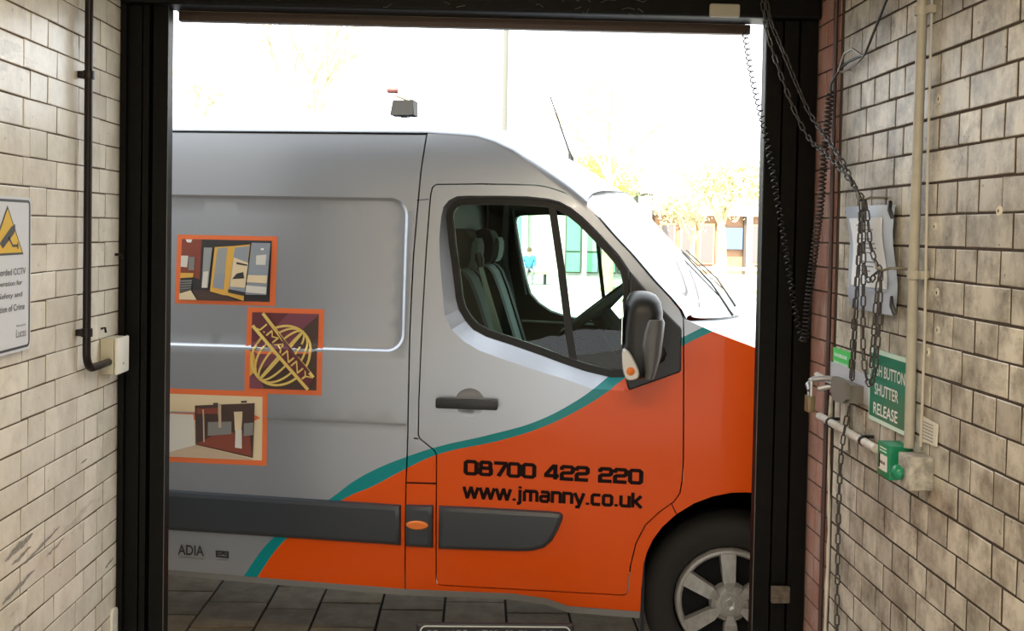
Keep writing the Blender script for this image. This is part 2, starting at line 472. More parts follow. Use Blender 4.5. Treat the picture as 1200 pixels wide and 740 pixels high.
GL = {  # wide square letterforms, cap height 1, x-height .72
 '0': (.92, [[(.22, 0), (.70, 0), (.82, .12), (.82, .88), (.70, 1), (.22, 1), (.10, .88), (.10, .12), (.22, 0)]]),
 '8': (.92, [[(.22, 0), (.70, 0), (.82, .1), (.82, .42), (.76, .5), (.78, .6), (.78, .9), (.70, 1), (.22, 1), (.14, .9), (.14, .6), (.16, .5), (.10, .42), (.10, .1), (.22, 0)], [(.14, .52), (.78, .52)]]),
 '7': (.86, [[(.04, 1), (.80, 1), (.80, .85), (.34, -.08)]]),
 '4': (.95, [[(.92, .2), (.08, .2), (.08, .32), (.56, 1), (.68, 1), (.68, -.1)]]),
 '2': (.92, [[(.10, .72), (.10, .9), (.2, 1), (.72, 1), (.82, .9), (.82, .62), (.72, .52), (.2, .48), (.10, .38), (.10, 0), (.86, 0)]]),
 ' ': (.5, []),
 'w': (1.12, [[(.04, .8), (.28, 0), (.32, 0), (.55, .72), (.59, .72), (.80, 0), (.84, 0), (1.08, .8)]]),
 'j': (.34, [[(-.04, -.26), (.1, -.26), (.18, -.18), (.18, .8)], [(.18, .9), (.18, 1.06)]]),
 'm': (1.12, [[(.1, -.08), (.1, .72)], [(.1, .72), (.92, .72), (1.0, .62), (1.0, -.08)], [(.55, .72), (.55, -.08)]]),
 'a': (.78, [[(.1, .72), (.58, .72), (.66, .62), (.66, 0)], [(.66, .40), (.2, .40), (.1, .32), (.1, .08), (.2, 0), (.66, 0)]]),
 'n': (.76, [[(.1, -.08), (.1, .72), (.56, .72), (.66, .62), (.66, -.08)]]),
 'y': (.74, [[(.04, .8), (.38, -.02)], [(.70, .8), (.32, -.28), (.1, -.28)]]),
 'c': (.74, [[(.68, .72), (.2, .72), (.1, .62), (.1, .1), (.2, 0), (.68, 0)]]),
 'o': (.78, [[(.2, 0), (.58, 0), (.68, .1), (.68, .62), (.58, .72), (.2, .72), (.1, .62), (.1, .1), (.2, 0)]]),
 'u': (.78, [[(.1, .8), (.1, .1), (.2, 0), (.68, 0), (.68, .8)]]),
 'k': (.74, [[(.1, -.08), (.1, 1.06)], [(.70, .82), (.26, .38), (.72, -.1)], [(.1, .38), (.3, .38)]]),
 '.': (.34, [[(.17, -.08), (.17, .10)]]),
}
def blockline(s, w):
    V = []; F = []; x = 0
    for ch in s:
        adv, pl = GL[ch]
        v, f = strokes(pl, w) if pl else ([], [])
        o = len(V); V += [(p[0] + x, p[1]) for p in v]; F += [[o + i for i in q] for q in f]; x += adv + .06
    return V, F
def on_surface(mb, VF, f, m):
    V, F = VF
    mb.add([f(*p) for p in V], F, m); mb.keep = True
    return mb

# ================================================================== THE SETTING
XL, XR, YD = -1.17, 1.11, 3.62          # wall faces, door plane
def brick_mesh(w, h, sgn, v):
    rnd = random.Random(v * 77 + int(w * 1e4) + sgn)
    j = lambda a: rnd.uniform(-a, a)
    hw, hh = w / 2 - (.0026 if sgn > 0 else .0038), h / 2 - (.0021 if sgn > 0 else .0029)
    base = [(-hw, -hh), (hw, -hh), (hw, hh), (-hw, hh)]
    q = [(y + j(.0012), z + j(.0012)) for y, z in base]
    fr = [(y - (.002 if y > 0 else -.002), z - (.002 if z > 0 else -.002)) for y, z in q]
    dd = [.0018 + j(.0006) for _ in q]
    vs = [(-.004 * sgn, y, z) for y, z in q] + [(.0008 * sgn, y, z) for y, z in q] + [(d * sgn, y, z) for (y, z), d in zip(fr, dd)]
    fs = [(a * 4 + i, a * 4 + (i + 1) % 4, a * 4 + 4 + (i + 1) % 4, a * 4 + 4 + i) for a in (0, 1) for i in range(4)] + [(8, 9, 10, 11)]
    if sgn < 0: fs = [f[::-1] for f in fs]
    return mesh(vs, fs, 'brick')
BRK = {}
def bm_get(w, h, sgn, v, m):
    k = (round(w, 4), round(h, 4), sgn, v)
    if k not in BRK:
        BRK[k] = brick_mesh(w, h, sgn, v); BRK[k].materials.append(m)
    return BRK[k]
def lay(wall, X, sgn, rows, ylim, zlim, m, filler_m):
    """rows: list of (z0, z1, joints). Bricks inside ylim/zlim are objects; the others are joined as one part."""
    rest = MB(); nb = 0
    for z0, z1, js in rows:
        for a, b in zip(js[:-1], js[1:]):
            w, h = b - a, z1 - z0; y, z = (a + b) / 2, (z0 + z1) / 2
            me = bm_get(w, h, sgn, random.randrange(3), m)
            if b > ylim[0] and z1 > zlim[0] and z0 < zlim[1]:
                o = link('brick', me, None, wall, loc=(X + random.uniform(-.0005, .0005), y, z)); o.rotation_euler = (random.gauss(0, .003), random.gauss(0, .004), random.gauss(0, .003)); nb += 1
            else:
                rest.add([(X + v.co.x, y + v.co.y, z + v.co.z) for v in me.vertices], [list(p.vertices) for p in me.polygons], m)
    if rest.v: rest.keep = True; rest.build('brickwork', m, wall, kind='stuff')
    return nb
def struct(o, label): o['kind'] = 'structure'; o['label'] = label; return o

wl = struct(MB().box((-1.55, -1.3, 0), (XL - .0025, YD, 2.95)).build('wall_left', mortar_l), 'cream glazed brick wall on the left side of the passage')
wr = struct(MB().box((XR + .0025, -1.3, 0), (1.5, YD + .02, 2.95)).build('wall_right', mortar_r), 'grimy glazed brick wall on the right side of the passage')
rows = []
for k in range(-8, 30):
    zt = 2.2855 - .0756 * k; z0 = zt - .0756
    if z0 < 0: continue
    if zt > 2.95: continue
    js = [2.903, 3.018, 3.25, 3.483, YD] if k % 2 else [2.86, 3.085, 3.315, 3.428, YD]
    y = js[0]; i = 0
    while y > -1.05:
        st = .115 if i % 4 == (2 if k % 2 else 1) else .2285
        y -= st; js.insert(0, y); i += 1
    rows.append((z0, zt, js))
lay(wl, XL - .0025, 1, rows, (2.45, 9), (.4, 2.62), left_brick, mortar_l)
rows = []; rrows = []
for k in range(-9, 29):
    zt = 2.2685 - .0789 * k; z0 = zt - .0789
    if z0 < 0 or zt > 2.95: continue
    if k % 2: js = [2.2635 - .2235 * i for i in range(15, 0, -1)] + [2.2635 + .2235 * i for i in range(5)] + [3.375]
    else: js = [2.315 - .1118 * i for i in range(30, 0, -1)] + [2.315 + .1118 * i for i in range(10)] + [3.375]
    if abs(js[-1] - js[-2]) < .02: js.pop(-2)
    rows.append((z0, zt, js))
    rrows.append((z0, zt, [3.40, 3.535, YD + .01] if k % 2 else [3.40, 3.48, YD + .01]))
lay(wr, XR + .0025, -1, rows, (2.08, 9), (.45, 2.58), right_brick, mortar_r)
lay(wr, XR + .001, -1, rrows, (0, 9), (.3, 2.75), red_brick, mortar_r)
# rough plaster lip between the glazed bricks and the red bricks
mb = MB(); pts = [(XR - .004 + .004 * sin(z * 9), 3.386 + .006 * sin(z * 7 + 1) + random.uniform(-.002, .002), z) for z in [i * .06 for i in range(23)]]
mb.tube(pts, [.0045 + random.uniform(-.002, .003) for _ in pts], 6)
mb.build('plaster_edge', plaster, wr, smooth=True, label='pale rough plaster edge')
# screw holes in the right wall
for y, z in ((2.63, 1.685), (2.62, 1.595), (2.675, 1.535), (2.655, 1.845), (2.652, 2.155), (2.324, 1.878)):
    h = MB(); h.lathe([(.0005, -.001), (.0045, -.001), (.0045, -.0025), (.0105, -.0018), (.012, .002)], 12, 'x', m=plaster); h.lathe([(.0044, -.0012), (.0001, -.0012)], 12, 'x', m=dark_void)
    h.build('screw_hole', None, wr, loc=(XR - .0005, y, z))

for k, (y0, z0, L_, w_) in enumerate(((2.76, .97, .17, .022), (2.80, .945, .12, .012), (2.86, .925, .26, .012), (2.745, .865, .20, .016), (3.02, .90, .13, .010), (3.50, .72, .08, .012), (2.76, .77, .09, .014), (3.28, 1.10, .05, .008))):
    up_, dn_ = [], []
    for i in range(9):
        t_ = i / 8; ww = .7 * w_ * (.25 + sin(pi * t_) ** .6) * random.uniform(.55, 1.1); zz = z0 + t_ * L_ * .12 + random.uniform(-.003, .003)
        up_.append((y0 + t_ * L_, zz + ww / 2)); dn_.append((y0 + t_ * L_, zz - ww / 2))
    V, F = triangulate(up_ + dn_[::-1], step=0); m_ = MB(); m_.add([(XL + .0016, *p) for p in V], F); m_.keep = True
    m_.build('scuff_mark', mat('scuff_grey', (.36, .33, .29), .9, noise=.4, nscale=90), wl)
struct(MB().box((-1.55, -1.4, -.15), (1.5, 3.9, 0)).build('floor', concrete), 'concrete passage floor')
struct(MB().box((-1.55, -1.3, 2.95), (1.5, 3.9, 3.15)).build('ceiling', plaster), 'plastered passage ceiling')
wb = MB(); wb.box((-1.55, -1.6, 1.5), (1.5, -1.3, 3.15)); wb.box((-1.55, -1.6, 0), (-1.1, -1.3, 1.5)); wb.box((1.05, -1.6, 0), (1.5, -1.3, 1.5))  # unseen back wall, low opening added to light the lower walls
struct(wb.build('wall_back', plaster), 'unseen back wall of the passage, its low opening added to let light onto the lower walls')
wf = MB()
wf.box((-5.0, YD, 0), (XL, 3.9, 3.5)); wf.box((XR + .0, YD + .03, 0), (4.5, 3.9, 3.5)); wf.box((XL, YD + .05, 2.72), (XR, 3.9, 3.5))  # outer wall out of view, height and width set to shade the van
struct(wf.build('wall_front', mat('facade_brick', (.30, .27, .23), .9)), 'outer wall of the building around the shutter opening, unseen and sized to shade the van')

# ------------------------------------------------------------------ roller shutter
sh = thing('roller_shutter', 'raised roller shutter with chipped black guide rails and brown bottom bar across the opening', 'shutter', (0, YD, 0))
def rail(prof, name='guide_rail'):
    mb = MB()
    for x0, x1, y0 in prof: mb.box((x0, y0 - YD, 0), (x1, .075, 2.72))
    return mb.build(name, black_paint, sh)
g = rail([(XL + .001, -1.150, YD - .012), (-1.150, -1.108, YD + .012), (-1.108, -1.102, YD + .05), (-1.102, -1.083, YD + .010), (-1.083, -1.070, YD + .055), (-1.070, -1.024, YD + .012)])
MB().tube([(-1.0235, .014, 0), (-1.0235, .014, 2.55)], .0018, 6).build('edge_strip', mat('worn_edge', (.12, .12, .115), .5, metal=.3), g, label='worn bright edge')
g = rail([(.940, .992, YD + .015), (.992, .998, YD + .05), (.998, 1.045, YD + .012), (1.045, 1.052, YD + .04), (1.052, 1.108, YD + .008)])
MB().tube([(.9395, .022, 0), (.9395, .022, 2.52)], .0018, 6).build('edge_strip', MATS['worn_edge'], g, label='worn bright edge')
hd = MB(); hd.box((XL + .002, -.03, 2.525), (XR - .002, .1, 2.94), ch=.01); hd.box((-1.02, .02, 2.53), (.90, .09, 2.565))
hood = hd.build('shutter_hood', black_paint, sh)
for i in range(26):                                     # drips and cobweb scratches on the hood
    x = random.uniform(-.9, .8); z = random.uniform(2.525, 2.60); L = random.uniform(.01, .05)
    hd2 = MB().tube([(x, -.032, z), (x + L * .5, -.0325, z + random.uniform(-.01, .01)), (x + L, -.032, z + random.uniform(-.015, .015))], .0009, 4)
    hd2.build('scratch', MATS['worn_edge'], hood)
MB().box((-1.022, .095, 2.526), (.886, .125, 2.537), ch=.002).build('seal_strip', pale_metal, sh, label='pale metal strip under the hood')
MB().box((-1.016, .10, 2.494), (.905, .135, 2.527), ch=.004).build('bottom_bar', shut_m, sh, label='dark brown bottom bar')
MB().box((.735, -.045, 2.522), (.835, -.028, 2.566), ch=.008).build('sensor_cover', pale_metal, sh, label='small beige rounded cover on the hood')
MB().prism(rrect(-.001, 0, .06, .055, .004), lambda u, v, w: (.99 + u, w, .595 + v), (-.03, -.018)).build('rail_bracket', mat('rusty_bracket', (.16, .13, .1), .6, metal=.4, noise=.4, nscale=60), sh, label='rusty square bracket low on the right rail')

# ------------------------------------------------------------------ unseen ceiling lamp added to brighten the passage walls
def added_fill_lamp(y):
    t = thing('added_fill_lamp', 'added warm batten lamp, out of view on the passage ceiling, brightening the walls', 'lamp', (0, y, 2.95))
    MB().box((-.6, -.05, -.06), (.6, .05, 0), ch=.01).build('housing', pale_metal, t)
    MB().tube([(-.58, 0, -.085), (.58, 0, -.085)], .019, 12).build('fill_lamp_tube', mat('fill_lamp_tube', (1, .9, .7), .5, emit=((1, .78, .45), 6.0)), t)
    d = bpy.data.lights.new('added_fill_light', 'AREA'); d.shape = 'RECTANGLE'; d.size = 1.1; d.size_y = .08; d.energy = 36; d.color = (1, .84, .62)
    o = bpy.data.objects.new('added_fill_light', d); COL.objects.link(o); o.parent = t; o.location = (0, 0, -.12)
added_fill_lamp(.9)

# ------------------------------------------------------------------ pavement, street
pv = struct(MB().box((-2.6, 3.9, -.12), (2.2, 6.75, -.012)).build('pavement', slab_joint), 'paved ground of small concrete slabs under and beyond the van')
cols = [-2.48, -2.18, -1.88, -1.58, -1.28, -.985, -.737, -.44, -.137, .157, .457, .757, 1.057, 1.36, 1.66, 1.96]
off = [.1, .25, .0, .23, .07, .31, .07, .31, .1, .28, .02, .2, .05, .3, .1]
SLM = {}
for c in range(len(cols) - 1):
    w = cols[c + 1] - cols[c] - .012; y = 3.9 + off[c] - .33
    while y < 6.7:
        a, b = max(y, 3.905), min(y + .33, 6.74)
        if b - a > .03:
            k = (round(w, 3), round(b - a, 3))
            if k not in SLM:
                m_ = MB().box((-w / 2, -(b - a - .008) / 2, -.05), (w / 2, (b - a - .008) / 2, 0), ch=.004); SLM[k] = mesh(m_.v, m_.f, 'paving_slab'); SLM[k].materials.append(slab_m)
            o = link('paving_slab', SLM[k], None, pv, loc=((cols[c] + cols[c + 1]) / 2, (a + b) / 2, random.uniform(-.003, .001))); o.rotation_euler = (random.gauss(0, .004), random.gauss(0, .004), 0)
        y += .33
struct(MB().box((-60, 6.75, -.25), (60, 90, -.02)).build('street', street_m), 'pale sunlit street behind the van')
gl_ = MB(); gl_.box((-60, -30, -.3), (-2.6, 6.75, -.02)); gl_.box((2.2, -30, -.3), (60, 6.75, -.02)); gl_.box((-2.6, -30, -.3), (2.2, -1.4, -.02)); gl_.box((-2.6, -1.4, -.3), (-1.55, 3.9, -.02)); gl_.box((1.5, -1.4, -.3), (2.2, 3.9, -.02))
struct(gl_.build('ground', concrete), 'ground around the building')
struct(MB().box((-40, 33.2, -.05), (40, 33.9, .12), ch=.02).build('kerb', mat('kerb_stone', (.36, .42, .3), .9)), 'greenish kerb across the street')
struct(MB().box((-40, 33.9, -.05), (40, 60, .08)).build('far_pavement', concrete), 'pavement on the far side of the street')

# ================================================================== THE VAN (local frame: x forward, y away from the passage, z up)
van = thing('delivery_van', 'large silver and orange delivery van with teal stripe parked across the opening', 'van', (1.01520682, 4.26124758, 0))
van.rotation_euler = (0, 0, radians(-7.6))
VW = 2.0
SZ = [(.0, .06), (.3, .028), (.4, .012), (.5, .004), (.65, 0), (1.0, 0), (1.3, .003), (1.6, .018), (1.8, .034), (1.95, .050), (2.05, .064), (2.13, .08), (2.18, .094), (2.205, .104), (2.3, .15)]
def pchip(tab, z):
    for i in range(len(tab) - 1):
        if z <= tab[i + 1][0] or i == len(tab) - 2:
            x0, y0 = tab[i]; x1, y1 = tab[i + 1]; h = x1 - x0; t = (z - x0) / h
            def sl(k):
                if k <= 0 or k >= len(tab) - 1: return 0
                a = (tab[k][1] - tab[k - 1][1]) / (tab[k][0] - tab[k - 1][0]); b = (tab[k + 1][1] - tab[k][1]) / (tab[k + 1][0] - tab[k][0])
                return 0 if a * b <= 0 else 2 * a * b / (a + b)
            m0, m1 = sl(i), sl(i + 1)
            return (2 * t ** 3 - 3 * t * t + 1) * y0 + (t ** 3 - 2 * t * t + t) * h * m0 + (-2 * t ** 3 + 3 * t * t) * y1 + (t ** 3 - t * t) * h * m1
    return tab[-1][1]
RX0, RX1, RZ0, RZ1, RR = -3.9, -1.322, 1.312, 1.938, .075
def sd_rr(x, z):
    cx, cz = (RX0 + RX1) / 2, (RZ0 + RZ1) / 2; qx = abs(x - cx) - (RX1 - RX0) / 2 + RR; qz = abs(z - cz) - (RZ1 - RZ0) / 2 + RR
    return sqrt(max(qx, 0) ** 2 + max(qz, 0) ** 2) + min(max(qx, qz), 0) - RR
def S(x, z):
    d = pchip(SZ, z)
    if x > .2: d += .5 * ((x - .2) / .75) ** 2.2
    if x < -1.3:
        t = min(1, max(0, -sd_rr(x, z) / .015)); d += .013 * t * t * (3 - 2 * t)
        zc = 1.027 - .008 * (x + 1.9); q = (z - zc) / .0045
        if abs(q) < 4: d += .0015 * exp(-q * q)
        if z < zc: d += .0035 * min(1, (zc - z) / .006) * max(0, 1 - (zc - z) / .25)
    return d
seam = [(-1.262, 2.205), (-1.277, 2.05), (-1.295, 1.7), (-1.301, 1.4), (-1.302, .974), (-1.306, .787), (-1.306, .345)]
RL = [(-4.2, 2.205), (-1.262, 2.205), (-1.107, 2.205), (-1.056, 2.20), (-.983, 2.178), (-.901, 2.14), (-.818, 2.08), (-.746, 2.022), (-.672, 1.962), (-.60, 1.90)]
cl = lambda d: [p for p in rrect(RX0 + d, RZ0 + d, RX1 - d, RZ1 - d, RR - d, 8)]
crease = [(x, 1.027 - .008 * (x + 1.9) + dz) for dz in (0,) for x in [-4.11 + .1 * i for i in range(29)]]
lines = [resample(cl(d) + [cl(d)[0]], .05, False) for d in (.0, .005, .010, .016)]
lines += [[(x, z + dz) for x, z in crease] for dz in (-.03, -.008, -.003, 0, .003, .008)]
cargo = skin('cargo_side_panel', resample([(-4.2, .39), (-2.298, .375), (-1.309, .345)] + [(x - .003, z) for x, z in seam[::-1][1:]] + [(-4.2, 2.205)], .04), S, paint, van, step=.055, lines=lines, thick=.03)

DOOR = [(-1.21, 1.993), (-1.034, 1.997), (-.918, 1.997), (-.812, 1.996), (-.761, 1.989), (-.683, 1.965), (-.615, 1.925), (-.556, 1.871), (-.498, 1.806), (-.419, 1.725), (-.331, 1.625), (-.269, 1.562), (-.228, 1.515), (-.213, 1.48), (-.209, 1.292), (-.202, .921), (-.205, .84), (-.212, .792), (-.235, .758), (-.288, .717), (-.345, .659), (-.38, .584), (-.4, .491), (-.408, .39), (-.412, .377), (-.424, .371), (-1.155, .373), (-1.17, .377), (-1.175, .39), (-1.18, .905), (-1.19, .925), (-1.25, .97), (-1.256, .985), (-1.256, 1.121), (-1.249, 1.432), (-1.24, 1.741), (-1.234, 1.878), (-1.23, 1.956), (-1.224, 1.982)]
WIN = [(-1.173, 1.865), (-1.169, 1.897), (-1.15, 1.925), (-1.123, 1.94), (-1.085, 1.943), (-.937, 1.945), (-.845, 1.944), (-.76, 1.937), (-.712, 1.925), (-.67, 1.903), (-.62, 1.865), (-.572, 1.819), (-.517, 1.764), (-.471, 1.714), (-.436, 1.664), (-.424, 1.61), (-.418, 1.45), (-.418, 1.28), (-.424, 1.252), (-.44, 1.238), (-.488, 1.236), (-.524, 1.243), (-.598, 1.259), (-.69, 1.288), (-.782, 1.32), (-.88, 1.351), (-.996, 1.385), (-1.048, 1.411), (-1.081, 1.445), (-1.11, 1.49), (-1.123, 1.534), (-1.133, 1.604), (-1.144, 1.674), (-1.157, 1.742)]
BAND = [(-1.187, 1.865), (-1.179, 1.905), (-1.157, 1.933), (-1.125, 1.949), (-1.085, 1.952), (-.937, 1.954), (-.845, 1.953), (-.758, 1.946), (-.708, 1.934), (-.664, 1.911), (-.612, 1.871), (-.565, 1.827), (-.509, 1.77), (-.463, 1.72), (-.427, 1.668), (-.414, 1.61), (-.408, 1.45), (-.408, 1.28), (-.412, 1.20), (-.425, 1.188), (-.565, 1.193), (-.671, 1.228), (-.747, 1.248), (-.781, 1.258), (-.936, 1.304), (-1.019, 1.332), (-1.08, 1.366), (-1.132, 1.412), (-1.161, 1.466), (-1.177, 1.605), (-1.187, 1.696), (-1.192, 1.78)]
WINr = resample(ccw(WIN), .03); BANDr = resample(ccw(BAND), .03)
def min_d(p, lp): return min((p[0] - q[0]) ** 2 + (p[1] - q[1]) ** 2 for q in lp)
HND = ellipse(-1.052, 1.121, .06, .058, 28)
def dx(x, z): return .054 if min_d((x, z), WINr) < 4e-6 else 0.
door = skin('driver_door', resample(DOOR, .04), S, paint, van, holes=[WINr, HND], step=.05, lines=[BANDr + [BANDr[0]]], exclude=[inset(BANDr, -.012)], extra=dx, thick=.03, ang=.22)
Sd = lambda x, z: S(x, z) + .054
DO = inset(DOOR, -.0055)           # CCW copy, grown by the shut line
DO = DO[::-1]                      # back to the listed direction
i_tip = 7
ARCH = [(-.355, .302), (-.352, .40), (-.346, .502), (-.334, .549), (-.312, .601), (-.277, .653), (-.224, .706), (-.153, .754), (-.083, .784), (-.01, .802), (.05, .806), (.11, .802), (.183, .784), (.253, .754), (.324, .706), (.377, .653), (.412, .601), (.434, .549), (.446, .502), (.455, .30)]
def rot_to(lst, p):
    k = min(range(len(lst)), key=lambda i: (lst[i][0] - p[0]) ** 2 + (lst[i][1] - p[1]) ** 2); return lst[k:] + lst[:k]
d1 = rot_to(DO, (-.556, 1.871))        # starts at the tip and runs down the front edge first
ring_ = [d1[0]] + d1[1:][::-1]         # tip, then backwards: along the top to the left, down, bottom, up the front edge
k_end = next(i for i, p in enumerate(ring_) if abs(p[0] + .208) < .012 and p[1] > 1.44)
body_out = [(-1.259, 2.205)] + RL[2:] + ring_[:k_end + 1] + [(-.195, 1.474), (-.098, 1.433), (.078, 1.371), (.3, 1.28), (.5, 1.17), (.75, 1.02), (.88, .85), (.9, .5), (.85, .32)] + ARCH[::-1] + [(-.643, .309), (-.729, .337), (-.867, .35), (-1.303, .345)] + [(x + .003, z) for x, z in seam[::-1][1:-1]]
body_side = skin('body_side', resample(body_out, .035), S, paint, van, step=.05, thick=.025)
skin('dark_backing', resample([(-4.1, .42), (-1.2, .40), (-.42, .40), (-.40, .60), (-.3, .75), (-.21, .84), (-.21, 1.18), (-1.22, 1.18), (-1.22, 2.15), (-4.1, 2.15)], .1), lambda x, z: S(x, z) + .035, dark_void, van, step=.15, thick=0)  # unseen dark sheet added behind the panels against light leaks
skin('side_skirt', resample([(-4.2, .365), (-2.298, .350), (-1.319, .320), (-.867, .325), (-.729, .312), (-.643, .286), (-.356, .278), (-.356, .303), (-.643, .31), (-.729, .338), (-.867, .351), (-1.303, .346), (-2.298, .376), (-4.2, .391)], .06), lambda x, z: S(x, .375) + .004, mat('skirt_grey', (.17, .17, .165), .6), van, step=0, thick=.05, label='grey lower sill strip')

# shut lines and creases as narrow dark strips, the gap shade put into their colour
for pl, w in (([(-1.304, .972), (-1.258, .967)], .006), ([(-1.306, .787), (-1.182, .789)], .006), ([(-.243, .751), (-.223, .71)], .004), ([(-1.29, 1.93), (-1.24, 1.935)], .003), ([(-4.1, 2.203), (-1.262, 2.203)], .006)):
    V, F = strokes([resample(pl, .05, False)], w); gap = MB(); on_surface(gap, (V, F), lambda u, v: (u, S(u, v) - .0012, v), dark_void); gap.build('gap_shade_strip', None, van)

silver_ = mat('silver_paint', (.47, .49, .525), .34, metal=.15, coat=.3)
# roof
RC = [(-4.2, 2.33), (-1.5, 2.33), (-1.3, 2.325), (-1.2, 2.315), (-1.08, 2.295), (-.95, 2.255), (-.83, 2.21), (-.70, 2.15), (-.58, 2.08), (-.45, 2.0)]
def cross(a, b, ya, yb, n=9, p=1.0):
    o = []
    for k in range(n + 1):
        f = pi / 2 * k / n; s = sin(f) ** p; c = 1 - cos(f) ** p
        o.append((a[0] + (b[0] - a[0]) * sin(c * pi / 2) ** 1.2, ya + (yb - ya) * c, a[1] + (b[1] - a[1]) * s))
    return o
def dens(l, k):
    o = []
    for i in range(len(l) - 1):
        for j in range(k): o.append(tuple(l[i][q] + (l[i + 1][q] - l[i][q]) * j / k for q in range(len(l[0]))))
    return o + [l[-1]]
def half_loft(name, A, B, m, ya, label=None, n=10, p=1.0, k=2):
    A, B = dens(A, k), dens(B, k); rows_ = []
    for a, b in zip(A, B):
        h = cross(a, b, ya(a), VW / 2, n, p(a) if callable(p) else p); rows_.append(h + [(x, VW - y, z) for x, y, z in h[::-1][1:]])
    mb = MB(); mb.loft(rows_, m, closed=False, caps=False); mb.f = [f[::-1] for f in mb.f]; mb.keep = True
    return mb.build(name, None, van, smooth=True, ang=1.2, label=label)
half_loft('roof', [(x, z + (.004 if x < -1.2 else -.006)) for x, z in RL], RC, paint, lambda a: S(*a) - (0 if a[0] < -1.2 else .0012), p=lambda a: 1 - .42 * min(1, max(0, (a[0] + .85) / .22)), n=14)
WS = [(-.603, 1.898), (-.545, 1.872), (-.486, 1.806), (-.407, 1.725), (-.319, 1.625), (-.257, 1.562), (-.217, 1.515), (-.198, 1.478)]
WC = [(-.430, 1.995), (-.385, 1.95), (-.32, 1.88), (-.225, 1.78), (-.11, 1.66), (-.02, 1.57), (.05, 1.50), (.11, 1.445)]
WI = [(-.588, 1.974, .20), (-.53, 1.917, .185), (-.465, 1.843, .17), (-.382, 1.755, .155), (-.293, 1.65, .14), (-.233, 1.585, .13), (-.194, 1.535, .12), (-.175, 1.488, .11)]
WId = dens(WI, 2)
half_loft('windscreen', [(a, b) for a, b, c in WI], WC, screen_glass, lambda a: min(WId, key=lambda q: (q[0] - a[0]) ** 2 + (q[1] - a[1]) ** 2)[2])
for sg in (0, 1):
    A_ = []
    for (x, z), (x2, z2, y2) in zip(dens(WS, 2), WId):
        y1 = S(x, z) + .001; row = []
        for k in range(6):
            t_ = k / 5; f = t_ * pi / 2
            p_ = (x + (x2 - x) * (1 - cos(f)), y1 + (y2 - y1) * sin(f) * .5 + (y2 - y1) * t_ * .5, z + (z2 - z) * sin(f))
            row.append(p_ if not sg else (p_[0], VW - p_[1], p_[2]))
        A_.append(row)
    mb = MB(); mb.loft(A_, None, closed=False, caps=False)
    if not sg: mb.f = [f_[::-1] for f_ in mb.f]
    mb.keep = True; mb.build('windscreen_pillar', silver_, van, smooth=True, ang=1.2)
silver = mat('silver_paint', (.47, .49, .525), .34, metal=.15, coat=.3)
half_loft('bonnet', [(-.206, 1.478), (-.098, 1.431), (.078, 1.369), (.3, 1.278), (.5, 1.168), (.75, 1.018), (.88, .85)], [(.05, 1.445), (.2, 1.415), (.34, 1.37), (.5, 1.30), (.66, 1.2), (.84, 1.05), (.98, .88)], silver, lambda a: S(*a) + .003)
half_loft('front_bumper', [(.88, .848), (.9, .6), (.9, .5), (.85, .32)], [(.98, .878), (1.02, .6), (1.02, .5), (.96, .32)], black_plastic, lambda a: S(*a) + .003)
# header trim line along the windscreen's upper edge, wipers
h = cross(WI[0][:2], WC[0], WI[0][2], 1.0, 12); mb = MB(); mb.tube([(x + .004, y - .002, z + .004) for x, y, z in h] + [(x + .004, VW - y + .002, z + .004) for x, y, z in h[::-1][1:]], .003, 6)
mb.build('windscreen_seal', rubber, van, smooth=True)
for y0, x0, x1 in ((.35, .03, -.17), (.95, .10, -.12)):
    mb = MB(); mb.tube([(x0 - .02, y0 - .02, 1.475), (x0 - .1, y0 + .1, 1.60), (x1 - .02, y0 + .28, 1.73)], [.006, .004, .003], 6); mb.tube([(x0 - .07, y0 + .1, 1.55), (x1 - .04, y0 + .42, 1.73)], .003, 6)
    mb.build('wiper', black_plastic, van)

# roof fitting and aerial
rf = MB(); rf.prism([(-.055, 0), (.055, 0), (.050, .066), (-.043, .066)], lambda u, v, w: (-1.46 + u, .6 + w, 2.327 + v), (-.05, .05)); rf.box((-1.425, .545, 2.327), (-1.408, .655, 2.396), ch=.003)
roof_box = rf.build('roof_fitting', mat('roof_fitting_grey', (.013, .012, .010), .7), van, label='dark box fitting on the roof')
MB().tube([(-1.435, .6, 2.398), (-1.505, .6, 2.425)], [.009, .009], 10).build('arm', pale_metal, roof_box)
MB().lathe([(.0, -.026), (.009, -.025), (.0135, -.018), (.0135, .014), (.012, .024), (0, .026)], 16, 'x', (-1.515, .6, 2.442)).build('arm_tip', mat('red_brown_cap', (.16, .05, .04), .5), roof_box, smooth=True, label='red-brown cap')
MB().box((-1.47, .57, 2.29), (-1.44, .63, 2.33)).build('foot', dark_plastic, roof_box)
ae = MB(); ae.tube([(-.715, .7, 2.09), (-.70, .7, 2.15), (-.71, .7, 2.185)], [.03, .014, .004], 10)
aer = ae.build('aerial', black_plastic, van, smooth=True)
MB().tube([(-.706, .7, 2.17), (-.803, .7, 2.436)], [.0055, .003], 6).build('rod', black_plastic, aer)

